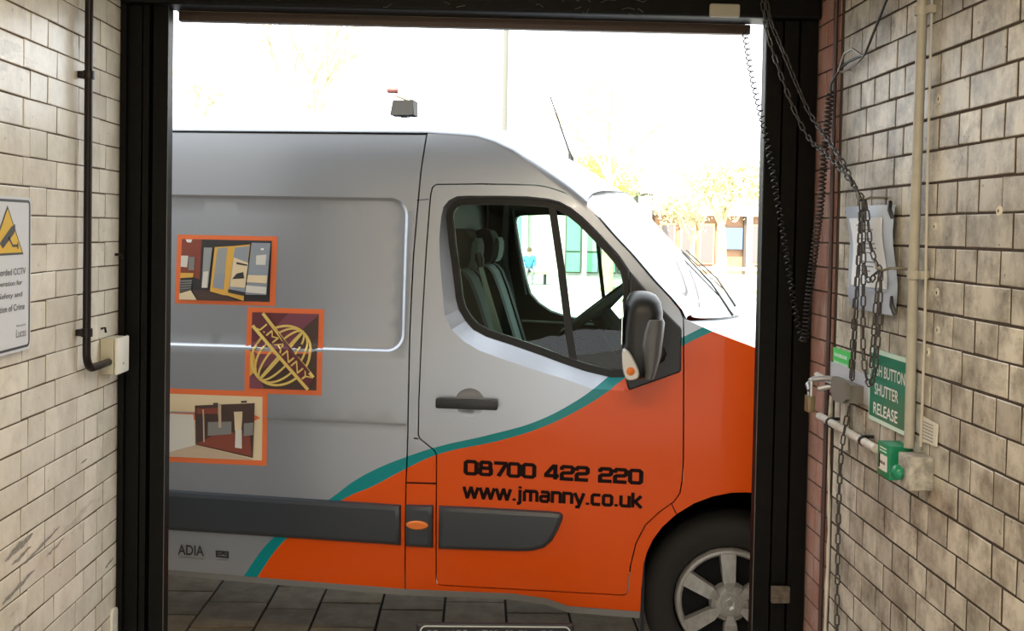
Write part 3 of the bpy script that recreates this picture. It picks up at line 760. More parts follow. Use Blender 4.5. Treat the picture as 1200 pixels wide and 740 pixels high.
# far side with its window, door trim, rear and floor
FW = [(-1.068, 1.86), (-1.064, 1.882), (-1.045, 1.897), (-.9, 1.905), (-.77, 1.902), (-.69, 1.888), (-.62, 1.84), (-.52, 1.75), (-.44, 1.66), (-.38, 1.55), (-.35, 1.45), (-.37, 1.36), (-.5, 1.305), (-.673, 1.309), (-.78, 1.33), (-.86, 1.355), (-.93, 1.40), (-.979, 1.453), (-1.01, 1.55), (-1.04, 1.70)]
FWr = resample(ccw(FW), .05)
far = [(-4.2, .39), (-1.319, .33), (-.36, .30)] + ARCH[1:] + [(.85, .32), (.9, .5), (.88, .85), (.75, 1.02), (.5, 1.17), (.3, 1.28), (.078, 1.371), (-.098, 1.433), (-.197, 1.478)] + WS[::-1][1:] + RL[::-1]
skin('far_side_panel', resample(far, .08), S, paint, van, holes=[FWr], step=.1, thick=.03, far=VW)
skin('far_window_glass', inset(FWr, -.01), lambda x, z: S(x, z) + .02, side_glass, van, step=0, thick=0, far=VW)
fd = MB(); V_, F_ = strokes([[(-.612, 1.83), (-.575, 1.53), (-.545, 1.31)]], .022); on_surface(fd, (V_, F_), lambda u, v: (u, VW - S(u, v) - .03, v), rubber); fd.build('far_window_bar', None, van)
trim = skin('far_door_trim', resample([(-1.22, .6), (-.25, .6), (-.2, 1.30), (-.30, 1.50), (-.42, 1.69), (-.56, 1.83), (-.68, 1.93), (-.8, 1.96), (-1.22, 1.98)], .08), lambda x, z: .07 + pchip(SZ, z), interior, van, holes=[FWr], step=.15, thick=.05, far=VW)
mb = MB(); mb.tube([(-1.02, 1.86, 1.30), (-.8, 1.855, 1.295), (-.6, 1.86, 1.29)], .008, 6); mb.build('trim_strip', belt_m, trim)
mb = MB(); mb.tube([(-1.115, 1.84, 1.98), (-1.125, 1.84, 1.75), (-1.12, 1.85, 1.62), (-1.06, 1.86, 1.33)], .018, 8); mb.build('pillar_trim', interior_lt, trim, smooth=True)
mb = MB(); mb.tube([(-1.08, 1.845, 1.93), (-1.06, 1.85, 1.76), (-1.00, 1.86, 1.45)], .007, 6); mb.build('window_trim', belt_m, trim, smooth=True)
MB().box((-4.2, .12, .4), (-4.17, 1.88, 2.2)).build('rear_door', silver, van)
MB().box((-4.18, .1, .40), (-1.2, 1.9, .46)).build('load_floor', dark_void, van)
MB().box((-1.26, .17, .45), (-1.23, 1.83, 2.14)).build('bulkhead', interior, van)
MB().box((-1.24, .10, .45), (-.45, 1.90, .6)).build('cab_floor', dark_void, van)
MB().box((-1.24, .16, 2.10), (-.80, 1.84, 2.12)).build('headliner', interior_lt, van)
ds = MB(); prof = [(-.13, .86), (-.13, 1.38), (-.17, 1.41), (-.24, 1.40), (-.36, 1.34), (-.40, 1.22), (-.34, 1.1), (-.3, .86)]
ds.prism(prof, lambda u, v, w: (u, w, v), (.1, 1.9)); ds.box((-.43, .32, 1.26), (-.2, .72, 1.40), ch=.04); dash = ds.build('dashboard', seat_dark, van, smooth=True)
mb = MB()
for i in range(9):
    y = .2 + .03 * i; mb.tube([(-.42, .33 + .04 * i, 1.36), (-.34, .33 + .04 * i, 1.402), (-.27, .33 + .04 * i, 1.40)], .004, 4)
mb.build('vent', interior_lt, dash)
# steering wheel
st = MB(); cx, cy_, cz = -.565, .52, 1.475; ax = Vector((-.62, 0, .78)).normalized(); e1 = Vector((0, 1, 0)); e2 = ax.cross(e1)
c = Vector((cx, cy_, cz)); R_ = .185
st.tube([c + e1 * R_ * cos(2 * pi * k / 28) + e2 * R_ * sin(2 * pi * k / 28) for k in range(28)], .018, 10, closed=True)
for a in (.2, pi - .2, -pi / 2): st.tube([c - ax * .03, c + (e1 * cos(a) + e2 * sin(a)) * R_ * .97], .015, 8)
sw = st.build('steering_wheel', interior, van, smooth=True)
hb = MB(); hb.tube([c - ax * .02, c + ax * .015], [.075, .06], 16); hb.tube([c - ax * .02, c - ax * .22], [.05, .06], 12); hb.build('hub', seat_dark, sw)
# seats
def seat(y, nm, lbl):
    s_ = MB(); w = .25
    prof = [(-1.10, 1.0), (-1.205, 1.55), (-1.20, 1.62), (-1.15, 1.64), (-1.10, 1.58), (-1.0, 1.28), (-.93, 1.06), (-.90, .98)]
    s_.prism(smooth_poly(prof, 1), lambda u, v, q: (u, q, v), (y - w * .6, y + w * .6))
    o = s_.build(nm, seat_grey, van, smooth=True, label=lbl)
    for sg in (-1, 1):
        b = MB(); b.prism(smooth_poly([(u + .01, v) for u, v in prof], 1), lambda u, v, q: (u, q, v), (y + sg * w * .6, y + sg * w)); b.build('bolster', seat_dark, o, smooth=True)
    b = MB(); b.box((-1.08, y - .24, .80), (-.52, y + .24, 1.0), ch=.05); b.build('cushion', seat_dark, o, smooth=True)
    b = MB(); b.prism(smooth_poly([(-1.225, 1.64), (-1.22, 1.80), (-1.17, 1.825), (-1.12, 1.80), (-1.115, 1.70), (-1.13, 1.64)], 2), lambda u, v, q: (u, q, v), (y - .13, y + .13)); b.build('headrest', seat_dark, o, smooth=True)
    b = MB(); b.prism(smooth_poly([(-1.14, 1.65), (-1.105, 1.79), (-1.085, 1.74), (-1.10, 1.65)], 1), lambda u, v, q: (u, q, v), (y - .09, y + .135)); b.build('headrest_pad', seat_grey, o, smooth=True)
seat(.52, 'driver_seat', 'grey and dark cab seat nearest the door'); seat(1.35, 'passenger_seat', 'grey and dark cab seat on the far side')
mb = MB(); mb.tube([(-1.07, .30, 1.715), (-1.062, .30, 1.69), (-1.055, .30, 1.655)], [.014, .02, .012], 10); bt = mb.build('seat_belt', dark_plastic, van, smooth=True)
mb = MB(); mb.add([(-1.075, .295, 1.69), (-1.055, .30, 1.685), (-.945, .36, 1.30), (-.98, .36, 1.30)], [(0, 1, 2, 3)]); mb.add([(-1.075, .298, 1.69), (-1.055, .303, 1.685), (-.945, .363, 1.30), (-.98, .363, 1.30)], [(3, 2, 1, 0)]); mb.keep = True; mb.build('belt_strap', belt_m, bt)

# near window: seal, glass, bar
W0 = inset(WINr, -.002); W1 = inset(WINr, .022); W2 = inset(WINr, .027)
skin('window_seal', W0, Sd, rubber, door, holes=[W1], step=0, off=.004, thick=.02)
skin('window_channel', W1, Sd, MATS['dark_grey_plastic'], door, holes=[W2], step=0, off=-.004, thick=.015)
skin('window_glass', inset(WINr, .018), Sd, side_glass, door, step=0, off=-.012, thick=0)
mb = MB(); V_, F_ = strokes([[(-.746, 1.93), (-.70, 1.66), (-.663, 1.41), (-.642, 1.285)]], .03); on_surface(mb, (V_, F_), lambda u, v: (u, Sd(u, v) + .006, v), rubber)
on_surface(mb, (V_, F_), lambda u, v: (u, Sd(u, v) + .03, v), rubber); mb.build('window_bar', None, door)
# handle in its scooped recess
mb = MB(); rg = []
for t in range(6):
    q = 1 - t / 5; d = .03 * sqrt(1 - q * q) if t else 0
    rg.append([(-1.052 + .06 * q * cos(a), S(-1.052, 1.12) + d, 1.121 + .058 * q * sin(a)) for a in [2 * pi * k / 28 for k in range(28)]])
mb.loft(rg, caps=False); mb.f = [f[::-1] for f in mb.f]; mb.keep = True
mb.build('handle_recess', silver, door, smooth=True)
mb = MB(); mb.box((-1.185, S(-1.05, 1.12) - .045, 1.099), (-.935, S(-1.05, 1.12) - .022, 1.140), ch=.009); mb.box((-1.183, -.03, 1.104), (-1.15, .01, 1.136), ch=.005); mb.box((-.97, -.03, 1.104), (-.937, .01, 1.136), ch=.005)
mb.build('door_handle', dark_plastic, door, smooth=True, label='dark grey grab handle')
# mirror sail and mirror
pad('mirror_sail', [(-.425, 1.665), (-.35, 1.581), (-.295, 1.518), (-.222, 1.448), (-.216, 1.436), (-.215, 1.276), (-.222, 1.268), (-.416, 1.191), (-.424, 1.2), (-.434, 1.241), (-.422, 1.29), (-.418, 1.45), (-.425, 1.6)], S, black_plastic, door, h=.012, ins=.008)
def sect(x0, x1, y0, y1, z, r, n=6):
    return [(u, v, z) for u, v in rrect(x0, y0, x1, y1, min(r, (x1 - x0) / 2.05, (y1 - y0) / 2.05), n)]
mz = [(1.272, -.425, -.37, -.26, -.13), (1.282, -.44, -.345, -.285, -.12), (1.31, -.447, -.33, -.295, -.11), (1.38, -.45, -.315, -.30, -.10), (1.45, -.449, -.304, -.30, -.09), (1.52, -.443, -.300, -.298, -.09), (1.558, -.436, -.308, -.29, -.10), (1.582, -.426, -.325, -.27, -.12), (1.594, -.41, -.35, -.245, -.15), (1.597, -.39, -.37, -.22, -.18)]
mb = MB(); mb.loft([sect(a, b, c_, d, z, .05) for z, a, b, c_, d in mz]); mirror = mb.build('mirror', black_plastic, van, smooth=True, ang=1.2, label='black door mirror housing')
mb = MB(); mb.loft([sect(a, b, -.315, -.10, z, .03) for z, a, b in ((1.278, -.365, -.33), (1.30, -.362, -.322), (1.36, -.372, -.305), (1.40, -.378, -.301), (1.45, -.372, -.296), (1.487, -.362, -.294), (1.497, -.355, -.298))])
mb.build('mirror_cover', mirror_grey, mirror, smooth=True, ang=1., label='grey lower shell of the mirror')
mb = MB(); mb.tube([(-.36, -.12, 1.33), (-.31, .02, 1.34)], [.035, .045], 10); mb.tube([(-.36, -.12, 1.46), (-.31, .02, 1.46)], [.03, .035], 10); mb.build('mirror_arm', black_plastic, mirror, smooth=True)
mb = MB(); o = smooth_poly([(-.449, 1.385), (-.437, 1.39), (-.418, 1.375), (-.395, 1.335), (-.382, 1.305), (-.383, 1.285), (-.40, 1.274), (-.425, 1.272), (-.437, 1.285), (-.446, 1.325)], 1)
rg = [[(x, -.285, z) for x, z in o], [(x, -.312, z) for x, z in o], [(x, -.322, z) for x, z in inset(o, .006)][::1]]
o2 = ccw(o); rg = [[(x, y, z) for x, z in inset(o2, d)] for y, d in ((-.28, 0), (-.312, .0005), (-.321, .003), (-.324, .006))]
mb.loft(rg); lens = mb.build('indicator_lens', mat('clear_lens', (.62, .60, .55), .18), mirror, smooth=True, label='clear indicator lens with an orange bulb')
mb = MB(); mb.lathe([(.0, -.006), (.012, -.004), (.016, .0), (.016, .006)], 14, 'y', (-.415, -.324, 1.308), mat('indicator_orange', (.8, .2, .03), .3)); mb.build('indicator_bulb', None, lens, smooth=True)
MB().box((-.4525, -.285, 1.40), (-.4475, -.115, 1.56), ch=.002).build('mirror_glass', mat('mirror_silver', (.8, .8, .8), .03, metal=1), mirror)

# rub strips and side repeater
pad('rub_strip', [(-4.15, .735), (-2.298, .717), (-1.323, .698), (-1.321, .529), (-2.296, .546), (-4.15, .565)], S, rub_plastic, van, h=.022, ins=.022)
pad('rub_strip', [(-1.308, .700), (-1.190, .702), (-1.189, .525), (-1.306, .526)], S, rub_plastic, van, h=.022, ins=.02)
pad('rub_strip', [(-1.171, .702), (-1.0, .702), (-.72, .699), (-.682, .696), (-.669, .688), (-.667, .672), (-.684, .625), (-.708, .579), (-.74, .548), (-.786, .533), (-.84, .528), (-1.0, .525), (-1.171, .522)], S, rub_plastic, van, h=.022, ins=.02)
pad('side_repeater', ellipse(-1.253, .622, .046, .019, 24), S, MATS['indicator_orange'], van, h=.012, ins=.006, base=.02, label='orange oval side repeater')

# wheels
def wheel(x, y, sgn, front=True):
    t = thing('wheel', '', None); del t['label']; t.parent = van; t.location = (x, y, .345)
    mb = MB(); P = [(.225, -.095), (.24, -.108), (.29, -.112), (.325, -.1), (.343, -.075), (.345, -.03), (.345, .03), (.343, .075), (.325, .1), (.24, .108), (.225, .095)]
    mb.lathe(P, 48); mb.build('tyre', tyre_m, t, smooth=True)
    mb = MB(); mb.lathe([(.225, .0), (.22, -.06), (.1, -.045), (.001, -.045)], 32); mb.build('rim', wheel_dk, t, smooth=True)
    return t
wh = wheel(.0, .165, 1)
mb = MB(); mb.lathe([(.188, -.085), (.192, -.103), (.200, -.110), (.210, -.108), (.216, -.098), (.218, -.07)], 48)
for k in range(6):
    a = radians(90 + 60 * k + 3); u = Vector((cos(a), 0, sin(a))); v = Vector((-sin(a), 0, cos(a)))
    def q(r, s_, d): p = u * r + v * s_; return (p.x, d, p.z)
    for (r0, w0, d0, r1, w1, d1_) in ((.196, .036, -.108, .085, .028, -.122), (.085, .028, -.122, .05, .013, -.118)):
        f0 = [q(r0, -w0, d0 + .03), q(r0, -w0 * .85, d0), q(r0, w0 * .85, d0), q(r0, w0, d0 + .03)]; f1 = [q(r1, -w1, d1_ + .03), q(r1, -w1 * .85, d1_), q(r1, w1 * .85, d1_), q(r1, w1, d1_ + .03)]
        mb.loft([f0, f1])
tr = mb.build('wheel_trim', wheel_m, wh, smooth=True, ang=.5, label='grey six-spoke wheel trim')
mb = MB(); mb.lathe([(.082, -.08), (.08, -.095), (.071, -.108), (.066, -.108), (.062, -.112), (.05, -.116), (.036, -.116), (.034, -.12), (.001, -.121)], 32); mb.build('centre_cap', wheel_m, wh, smooth=True, ang=.5)
mb = MB(); D = [(0, .026), (.017, .012), (.017, -.012), (0, -.026), (-.017, -.012), (-.017, .012)]
Do = [(0, .028), (.02, .014), (.02, -.014), (0, -.028), (-.02, -.014), (-.02, .014)]; Di = [(0.003, .012), (.009, .006), (.008, -.008), (-.002, -.012), (-.009, -.006), (-.008, .008)]
n_ = 6; vs = [(x, -.1235, z) for x, z in Do] + [(x * 1., -.127, z) for x, z in [(a * .8 + b * .2, c_ * .8 + d * .2) for (a, c_), (b, d) in zip(Do, Di)]] + [(x, -.1235, z) for x, z in Di]
mb.add(vs, [(a * 6 + i, a * 6 + (i + 1) % 6, a * 6 + 6 + (i + 1) % 6, a * 6 + 6 + i) for a in (0, 1) for i in range(6)]); mb.build('emblem', chrome, wh, label='diamond ring emblem')
for x, y in ((0.0, VW - .165), (-3.18, .165), (-3.18, VW - .165)):
    w2 = wh.copy(); COL.objects.link(w2); w2.location = (x, y, .345)
    if y > 1: w2.rotation_euler = (0, 0, pi)
    for ch in list(wh.children):
        c2 = ch.copy(); COL.objects.link(c2); c2.parent = w2
# wheel arch liner and mud flap
mb = MB(); n_ = 20; A_ = [radians(-8 + 196 * k / n_) for k in range(n_ + 1)]; vs = []
for y in (.02, .42):
    vs += [(.05 + .415 * cos(a), y, .39 + .425 * sin(a)) for a in A_]
mb.add(vs, [(i, i + 1, n_ + 2 + i, n_ + 1 + i) for i in range(n_)]); mb.add([vs[i] for i in range(n_ + 1, 2 * n_ + 2)], [tuple(range(n_ + 1))]); mb.build('arch_liner', dark_void, van, smooth=True)
MB().box((-.352, .06, .16), (-.338, .30, .62), ch=.003).build('mud_flap', black_plastic, van)
MB().box((-4.0, .35, .36), (.3, 1.65, .42)).build('chassis', dark_void, van)

# ------------------------------------------------------------------ vinyl graphics on the van's side
def flat(n, c): return mat('print_' + n, c, .4, coat=.3)
PO = flat('orange', (.78, .17, .05)); PK = flat('black', (.03, .03, .035)); PM = flat('maroon', (.13, .03, .04)); PR = flat('brickred', (.24, .055, .035))
PY = flat('yellow', (.72, .42, .08)); PC = flat('cream', (.74, .62, .42)); PG = flat('glass', (.30, .33, .34)); PL = flat('light', (.66, .66, .62)); PB = flat('blue', (.27, .31, .37)); PW = flat('white', (.8, .8, .78)); PD = flat('darkbrown', (.07, .04, .035)); PGY = flat('gold', (.75, .56, .16)); PGR = flat('grey', (.22, .22, .22)); PF = flat('floor', (.55, .43, .32)); PRF = flat('redfloor', (.24, .06, .04)); PPU = flat('plum', (.20, .06, .09))
def print_part(name, frame, pic, layers, label, border=.022):
    """frame (x0,z0,x1,z1); pic maps normalised (u,v) to the surface; layers: list of (polygon, material)"""
    mb = MB(); x0, z0, x1, z1 = frame
    o = resample([(x0, z0), (x1, z0), (x1, z1), (x0, z1)], .03)
    skin_mb(mb, o, S, step=.03, off=.0008, thick=0, m=PO)
    k = 1
    for poly, m in layers:
        p = resample(ccw([pic(*q) for q in poly]), .03)
        skin_mb(mb, p, S, step=.035, off=.0008 + .0005 * k, thick=0, m=m); k += 1
    return mb.build(name, None, van, smooth=True, label=label)
def rect(a, b, c, d): return [(a, b), (c, b), (c, d), (a, d)]
# upper picture: shop entrance with yellow framed doors
x0, z0, x1, z1 = -2.293, 1.487, -1.866, 1.772
pz = lambda X, Y: ((X - 85) / 715, 1 - (Y - 130) / 530)
pic = lambda u, v: (x0 + .020 + u * (x1 - x0 - .044), z0 + .016 + v * (z1 - z0 - .034))
q = lambda *pts: [pz(*p) for p in pts]
L1 = [(rect(0, 0, 1, 1), PK), (q((85, 130), (245, 130), (240, 480), (85, 420)), PR), (q((115, 132), (168, 132), (160, 160), (128, 158)), PW), (q((85, 275), (142, 275), (136, 376), (85, 372)), PL), (q((145, 285), (195, 285), (193, 400), (147, 400)), PGR),
      (q((85, 425), (190, 425), (187, 462), (85, 472)), PY), (q((85, 490), (180, 485), (175, 572), (85, 592)), PGR)]
for i in range(4): L1.append((q((85, 505 + 22 * i), (178, 500 + 20 * i), (178, 507 + 20 * i), (85, 514 + 22 * i)), PK))
L1 += [(q((85, 605), (175, 575), (225, 658), (85, 658)), PC), (q((190, 572), (330, 570), (560, 658), (232, 658)), PD), (q((268, 200), (335, 200), (312, 550), (262, 550)), PG), (q((272, 410), (312, 405), (305, 550), (262, 550)), PL),
       (q((355, 195), (465, 185), (445, 612), (330, 580)), PY), (q((378, 205), (455, 195), (437, 560), (352, 545)), PG), (q((372, 430), (446, 425), (437, 560), (352, 545)), PB), (q((465, 185), (502, 182), (470, 612), (440, 610)), PY),
       (q((500, 182), (636, 165), (600, 655), (470, 612)), PY), (q((517, 195), (630, 178), (606, 612), (478, 585)), PB), (q((512, 280), (628, 325), (608, 540), (490, 535)), PC), (q((535, 320), (622, 340), (620, 352), (534, 338)), PK), (q((540, 420), (592, 405), (600, 460), (505, 468)), PK), (q((478, 555), (612, 580), (606, 612), (476, 585)), PK),
       (q((650, 150), (798, 150), (780, 600), (615, 600)), PB), (q((690, 260), (770, 250), (765, 340), (690, 340)), PL), (q((630, 430), (782, 430), (780, 498), (622, 492)), PC), (q((620, 520), (780, 530), (778, 590), (615, 580)), PL), (q((725, 195), (750, 195), (748, 212), (725, 212)), PW)]
print_part('picture_panel', (x0, z0, x1, z1), pic, L1, 'orange framed picture of a shop entrance with yellow doors')
# lower picture: glazed partition and red floor
x0, z0, x1, z1 = -2.62, .832, -1.887, 1.137
pz3 = lambda X, Y: ((X - 30) / 660, 1 - (Y - 125) / 505)
pic3 = lambda u, v: (-2.296 + u * .389, .853 + v * .262)
q3 = lambda *pts: [pz3(*p) for p in pts]
L3 = [(rect(-.79, 0, 1, 1), PC), (q3((-480, 280), (195, 285), (208, 530), (30, 590), (-480, 600)), PL), (q3((-480, 600), (30, 590), (210, 528), (618, 622), (618, 630), (-480, 630)), PF), (q3((205, 212), (636, 176), (626, 612), (212, 525)), PD), (q3((218, 235), (388, 222), (390, 272), (220, 278)), PRF), (q3((300, 470), (400, 400), (600, 430), (622, 600), (216, 518)), PRF),
      (q3((300, 340), (470, 330), (470, 430), (300, 450)), PGR), (q3((488, 250), (550, 245), (540, 420), (495, 400)), PC), (q3((500, 400), (545, 390), (548, 540), (498, 535)), PL), (q3((560, 340), (630, 330), (628, 430), (560, 440)), PGR), (q3((262, 240), (272, 240), (280, 500), (270, 500)), PF), (q3((375, 200), (398, 198), (398, 380), (378, 380)), PF), (q3((340, 185), (376, 182), (376, 196), (340, 199)), PK), (q3((540, 162), (582, 158), (582, 172), (540, 176)), PK)]
print_part('picture_panel', (x0, z0, x1, z1), pic3, L3, 'orange framed picture of a glazed partition and red floor')
# logo panel
x0, z0, x1, z1 = -1.984, 1.129, -1.660, 1.479
pzl = lambda X, Y: ((X - 128) / 495, 1 - (Y - 92) / 568)
picl = lambda u, v: (x0 + .022 + u * (x1 - x0 - .044), z0 + .020 + v * (z1 - z0 - .04))
ql = lambda *pts: [pzl(*p) for p in pts]
L2 = [(rect(0, 0, 1, 1), PPU), (ql((128, 92), (400, 92), (128, 380)), PM), (ql((470, 240), (623, 100), (623, 660), (128, 660), (160, 540), (350, 440)), PD), (ql((128, 380), (160, 400), (180, 520), (128, 570)), PY), (ql((128, 575), (190, 560), (240, 660), (128, 660)), PPU)]
gl = print_part('logo_panel', (x0, z0, x1, z1), picl, L2, 'orange framed logo panel with a golden globe and diagonal lettering')
def pl_(X, Y, o):
    u, v = picl(*pzl(X, Y)); return (u, S(u, v) - o, v)
mb = MB(); cxg, cyg, th = 358, 408, radians(40)
def gpt(a, rx, ry): return (cxg + rx * cos(a) * cos(th) - ry * sin(a) * sin(th), cyg + rx * cos(a) * sin(th) + ry * sin(a) * cos(th))
for f in (1., .72, .38, .04):
    pts = [gpt(2 * pi * k / 48, 200 * f, 236) for k in range(49)]
    V, F = strokes([pts], 17 if f == 1 else 15); on_surface(mb, (V, F), lambda u, v: pl_(u, v, .006), PGY)
on_surface(mb, ([(205, 100), (232, 92), (605, 540), (590, 585), (420, 395)], [[0, 1, 2, 3, 4]]), lambda u, v: pl_(u, v, .0046), PGY) if False else None
band = [(150, 150), (205, 92), (612, 560), (560, 650), (470, 560), (128, 200)]
V, F = triangulate(band, step=40); on_surface(mb, (V, F), lambda u, v: pl_(u, v, .0085), PM)
V, F = strokes([[(212, 96), (400, 330), (604, 562)], [(138, 190), (320, 385), (566, 655)]], 24); on_surface(mb, (V, F), lambda u, v: pl_(u, v, .0105), PGY)
tx = text2d('J.MANNY', 1., 0.); tx = fit(tx, 0, 0, 545, 78); an = radians(48.5)
on_surface(mb, tx, lambda u, v: pl_(172 + u * cos(an) + v * sin(an) * 1.0, 232 + u * sin(an) - v * cos(an) - 30 + 8, .0125), PGY)
mb.f = [f[::-1] for f in mb.f]
mb.build('globe_emblem', None, gl, label='golden globe with diagonal lettering')

def lettering(name, VF, x0, z0, x1, h, m, slope=0., label=None, off=.0022, splits=None):
    V, F = fit(VF, 0, 0, x1 - x0, h); f = lambda u, v: (x0 + u, S(x0 + u, z0 + v + slope * u) - off, z0 + v + slope * u)
    for a, b in splits or ((-9, 9),):
        mb = MB(); on_surface(mb, (V, [q for q in F if a <= sum(V[i][0] for i in q) / len(q) < b]), f, m)
        used = sorted({i for q in mb.f for i in q}); mp = {i: k for k, i in enumerate(used)}; mb.v = [mb.v[i] for i in used]; mb.f = [[mp[i] for i in q] for q in mb.f]
        mb.build(name, None, van, label=label)
lettering('phone_number', blockline('08700 422 220', .285), -1.072, .828, -.354, .063, letter_m, -.014, 'black bold phone number on the orange door', splits=((-1, .305), (.305, .52), (.52, 2)))
lettering('web_address', blockline('www.jmanny.co.uk', .25), -1.076, .719, -.354, .076, letter_m, -.013, 'black bold web address on the orange door')
lettering('sponsor_lettering', text2d('ADIA', 1, .02), -2.262, .445, -2.150, .044, PK, -.01, 'black lettering low on the grey flank')
mb = MB(); V, F = strokes([[(-2.262, .434), (-2.15, .432)]], .006); on_surface(mb, (V, F), lambda u, v: (u, S(u, v) - .002, v), PGR)
V, F = strokes([[(-2.096, .446), (-2.048, .444), (-2.048, .466), (-2.096, .467), (-2.096, .446)]], .008); on_surface(mb, (V, F), lambda u, v: (u, S(u, v) - .002, v), PK)
V, F = strokes([[(-2.096, .457), (-2.075, .456), (-2.068, .461), (-2.06, .456), (-2.05, .455)]], .008); on_surface(mb, (V, F), lambda u, v: (u, S(u, v) - .0021, v), PK)
V, F = strokes([[(-2.093, .432), (-2.05, .431)]], .004); on_surface(mb, (V, F), lambda u, v: (u, S(u, v) - .002, v), PGR)
mb.build('sponsor_emblem', None, van, label='small boxed dark emblem low on the grey flank')

# ================================================================== THINGS ON THE LEFT WALL
pipe_m = mat('dark_conduit', (.012, .008, .008), .35, spec=.25)
t = thing('conduit_pipe', 'black conduit pipe running down the left wall and bending to a white box', 'pipe', (-1.142, 3.245, 1.385))
arc = [(0, .05 - .05 * cos(a), .05 - .05 * sin(a)) for a in [pi / 2 * k / 6 for k in range(7)]]
mb = MB(); mb.tube([(0, 0, 1.56), (0, 0, .05)] + arc[1:] + [(0, .19, 0)], .0118, 12); mb.build('pipe', pipe_m, t, smooth=True)
for z in (.86, .11):
    mb = MB(); mb.lathe([(.012, -.012), (.0165, -.012), (.0165, .012), (.012, .012)], 14, 'z', (0, 0, z)); mb.box((-.028, -.014, z - .01), (-.008, .010, z + .01), ch=.002); mb.build('clip', pipe_m, t, smooth=True)
t = thing('junction_box', 'white square junction box fixed beside the black door frame on the left wall', 'junction box', (XL, 3.44, 1.345))
mb = MB(); mb.box((0, 0, 0), (.043, .11, .112), ch=.005); mb.build('body', mat('aged_white_plastic', (.50, .47, .36), .45), t, smooth=True)
mb = MB(); mb.box((.044, -.001, -.001), (.056, .111, .113), ch=.006); lid = mb.build('lid', mat('white_plastic', (.78, .76, .68), .4), t, smooth=True)
mb = MB(); mb.lathe([(.004, .0), (.004, .002), (.0001, .002)], 10, 'x', (.0555, .05, .03)); mb.build('screw', chrome, lid)
# warning sign
SGX = XL + .012
t = thing('warning_sign', 'white camera warning sign with a yellow triangle screwed to the left wall', 'sign', (SGX, 2.59, 1.488))
def wallL(u, v, w): return (w, u, v)
mb = MB(); mb.prism(rrect(0, 0, .29, .39, .014), wallL, (-.006, .0)); plate = mb.build('plate', mat('sign_white', (.72, .75, .80), .35), t)
mb = MB(); V, F = strokes([rrect(.01, .01, .28, .38, .012) + [rrect(.01, .01, .28, .38, .012)[0]]], .0065); mb.add([wallL(*p, .001) for p in V], F, PK)
tri = [(.05, .245), (.242, .245), (.146, .368)]
V, F = triangulate(tri, step=0); mb.add([wallL(*p, .0008) for p in V], F, PK)
V, F = triangulate([(.0605, .2505), (.2315, .2505), (.146, .3595)], step=0); mb.add([wallL(*p, .0014) for p in V], F, flat('sign_yellow', (.80, .50, .02)))
for p in ([(.10, .275), (.165, .315), (.178, .296), (.118, .262)], [(.165, .315), (.188, .322), (.19, .306), (.178, .296)]):
    V, F = triangulate(p, step=0); mb.add([wallL(*q_, .002) for q_ in V], F, PK)
V, F = strokes([[(.15, .29), (.175, .268), (.205, .268)], [(.205, .276), (.205, .26)]], .006); mb.add([wallL(*p, .002) for p in V], F, PK)
mb.keep = True; mb.build('pictogram', None, plate, label='yellow triangle with a camera pictogram and black keyline')
for i, (s_, x0, x1, z, h_) in enumerate((('recorded CCTV', .07, .255, .195, .0165), ('operation for', .08, .235, .165, .0165), ('Safety and', .10, .235, .135, .0165), ('Prevention of Crime', .03, .25, .105, .0165), ('Operated by', .20, .258, .062, .007), ('Lucas', .20, .26, .036, .021))):
    V, F = fit(text2d(s_, 1, .004), x0, z, x1, h_); mb = MB(); mb.add([wallL(*p, .0012) for p in V], F, PGR if i == 5 else PK); mb.keep = True; mb.build('lettering', None, plate)
mb = MB(); mb.prism(rrect(0, 0, .055, .11, .024, 6), lambda u, v, w: (w, u, v), (0, .008)); mb.lathe([(.006, .008), (.006, .011), (.0001, .0115)], 10, 'x', (0, .028, .05))
o = mb.build('wall_plate', MATS['white_plastic'], None, smooth=True, ang=.5, loc=(XL, 3.555, .455)); tag(o, 'small white rounded plate low on the left wall at the door frame', 'plate')
o = MB().tube([(XL, 3.45, 1.487), (XL + .012, 3.45, 1.49), (XL + .014, 3.452, 1.475)], .004, 6).build('wall_screw', pipe_m); tag(o, 'bent screw in the left wall above the white junction box', 'screw')
o = MB().tube([(XL, 3.575, 1.715), (XL + .02, 3.575, 1.715), (XL + .022, 3.576, 1.70)], .005, 6).build('wall_screw', pipe_m); tag(o, 'dark screw in the left wall next to the door frame at picture mid height', 'screw')

# ================================================================== THINGS ON THE RIGHT WALL
t = thing('conduit_pipe', 'cream painted vertical conduit pipe on the right wall above the green call point', 'pipe', (XR - .024, 2.715, 1.29))
cpm = mat('cream_painted_pipe', (.40, .375, .31), .45, noise=.12, nscale=20)
mb = MB(); mb.tube([(0, 0, 0), (0, .004, .5), (0, -.010, 1.64)], .0128, 14); mb.build('pipe', cpm, t, smooth=True)
for z in (.435, 1.09):
    mb = MB(); mb.lathe([(.013, -.011), (.017, -.011), (.017, .011), (.013, .011)], 14, 'z', (0, 0, z)); mb.box((.004, -.034, z - .010), (.024, -.012, z + .010), ch=.002); mb.build('clip', cpm, t, smooth=True)
o = MB().tube([(XR - .008, 2.682, 1.30), (XR - .008, 2.678, 1.6), (XR - .008, 2.69, 2.0), (XR - .008, 2.695, 2.94)], .0036, 8).build('cable', mat('white_cable', (.46, .43, .36), .5), None, smooth=True); tag(o, 'thin white cable running beside the cream conduit on the right wall', 'cable')
o = MB().tube([(XR - .012, 3.412 + .004 * sin(3 * z), z) for z in [.05 + i * .15 for i in range(20)]], .0075, 8).build('cable', mat('brown_cable', (.05, .022, .018), .5), None, smooth=True); tag(o, 'dark brown cable running down between white bricks and red bricks', 'cable')

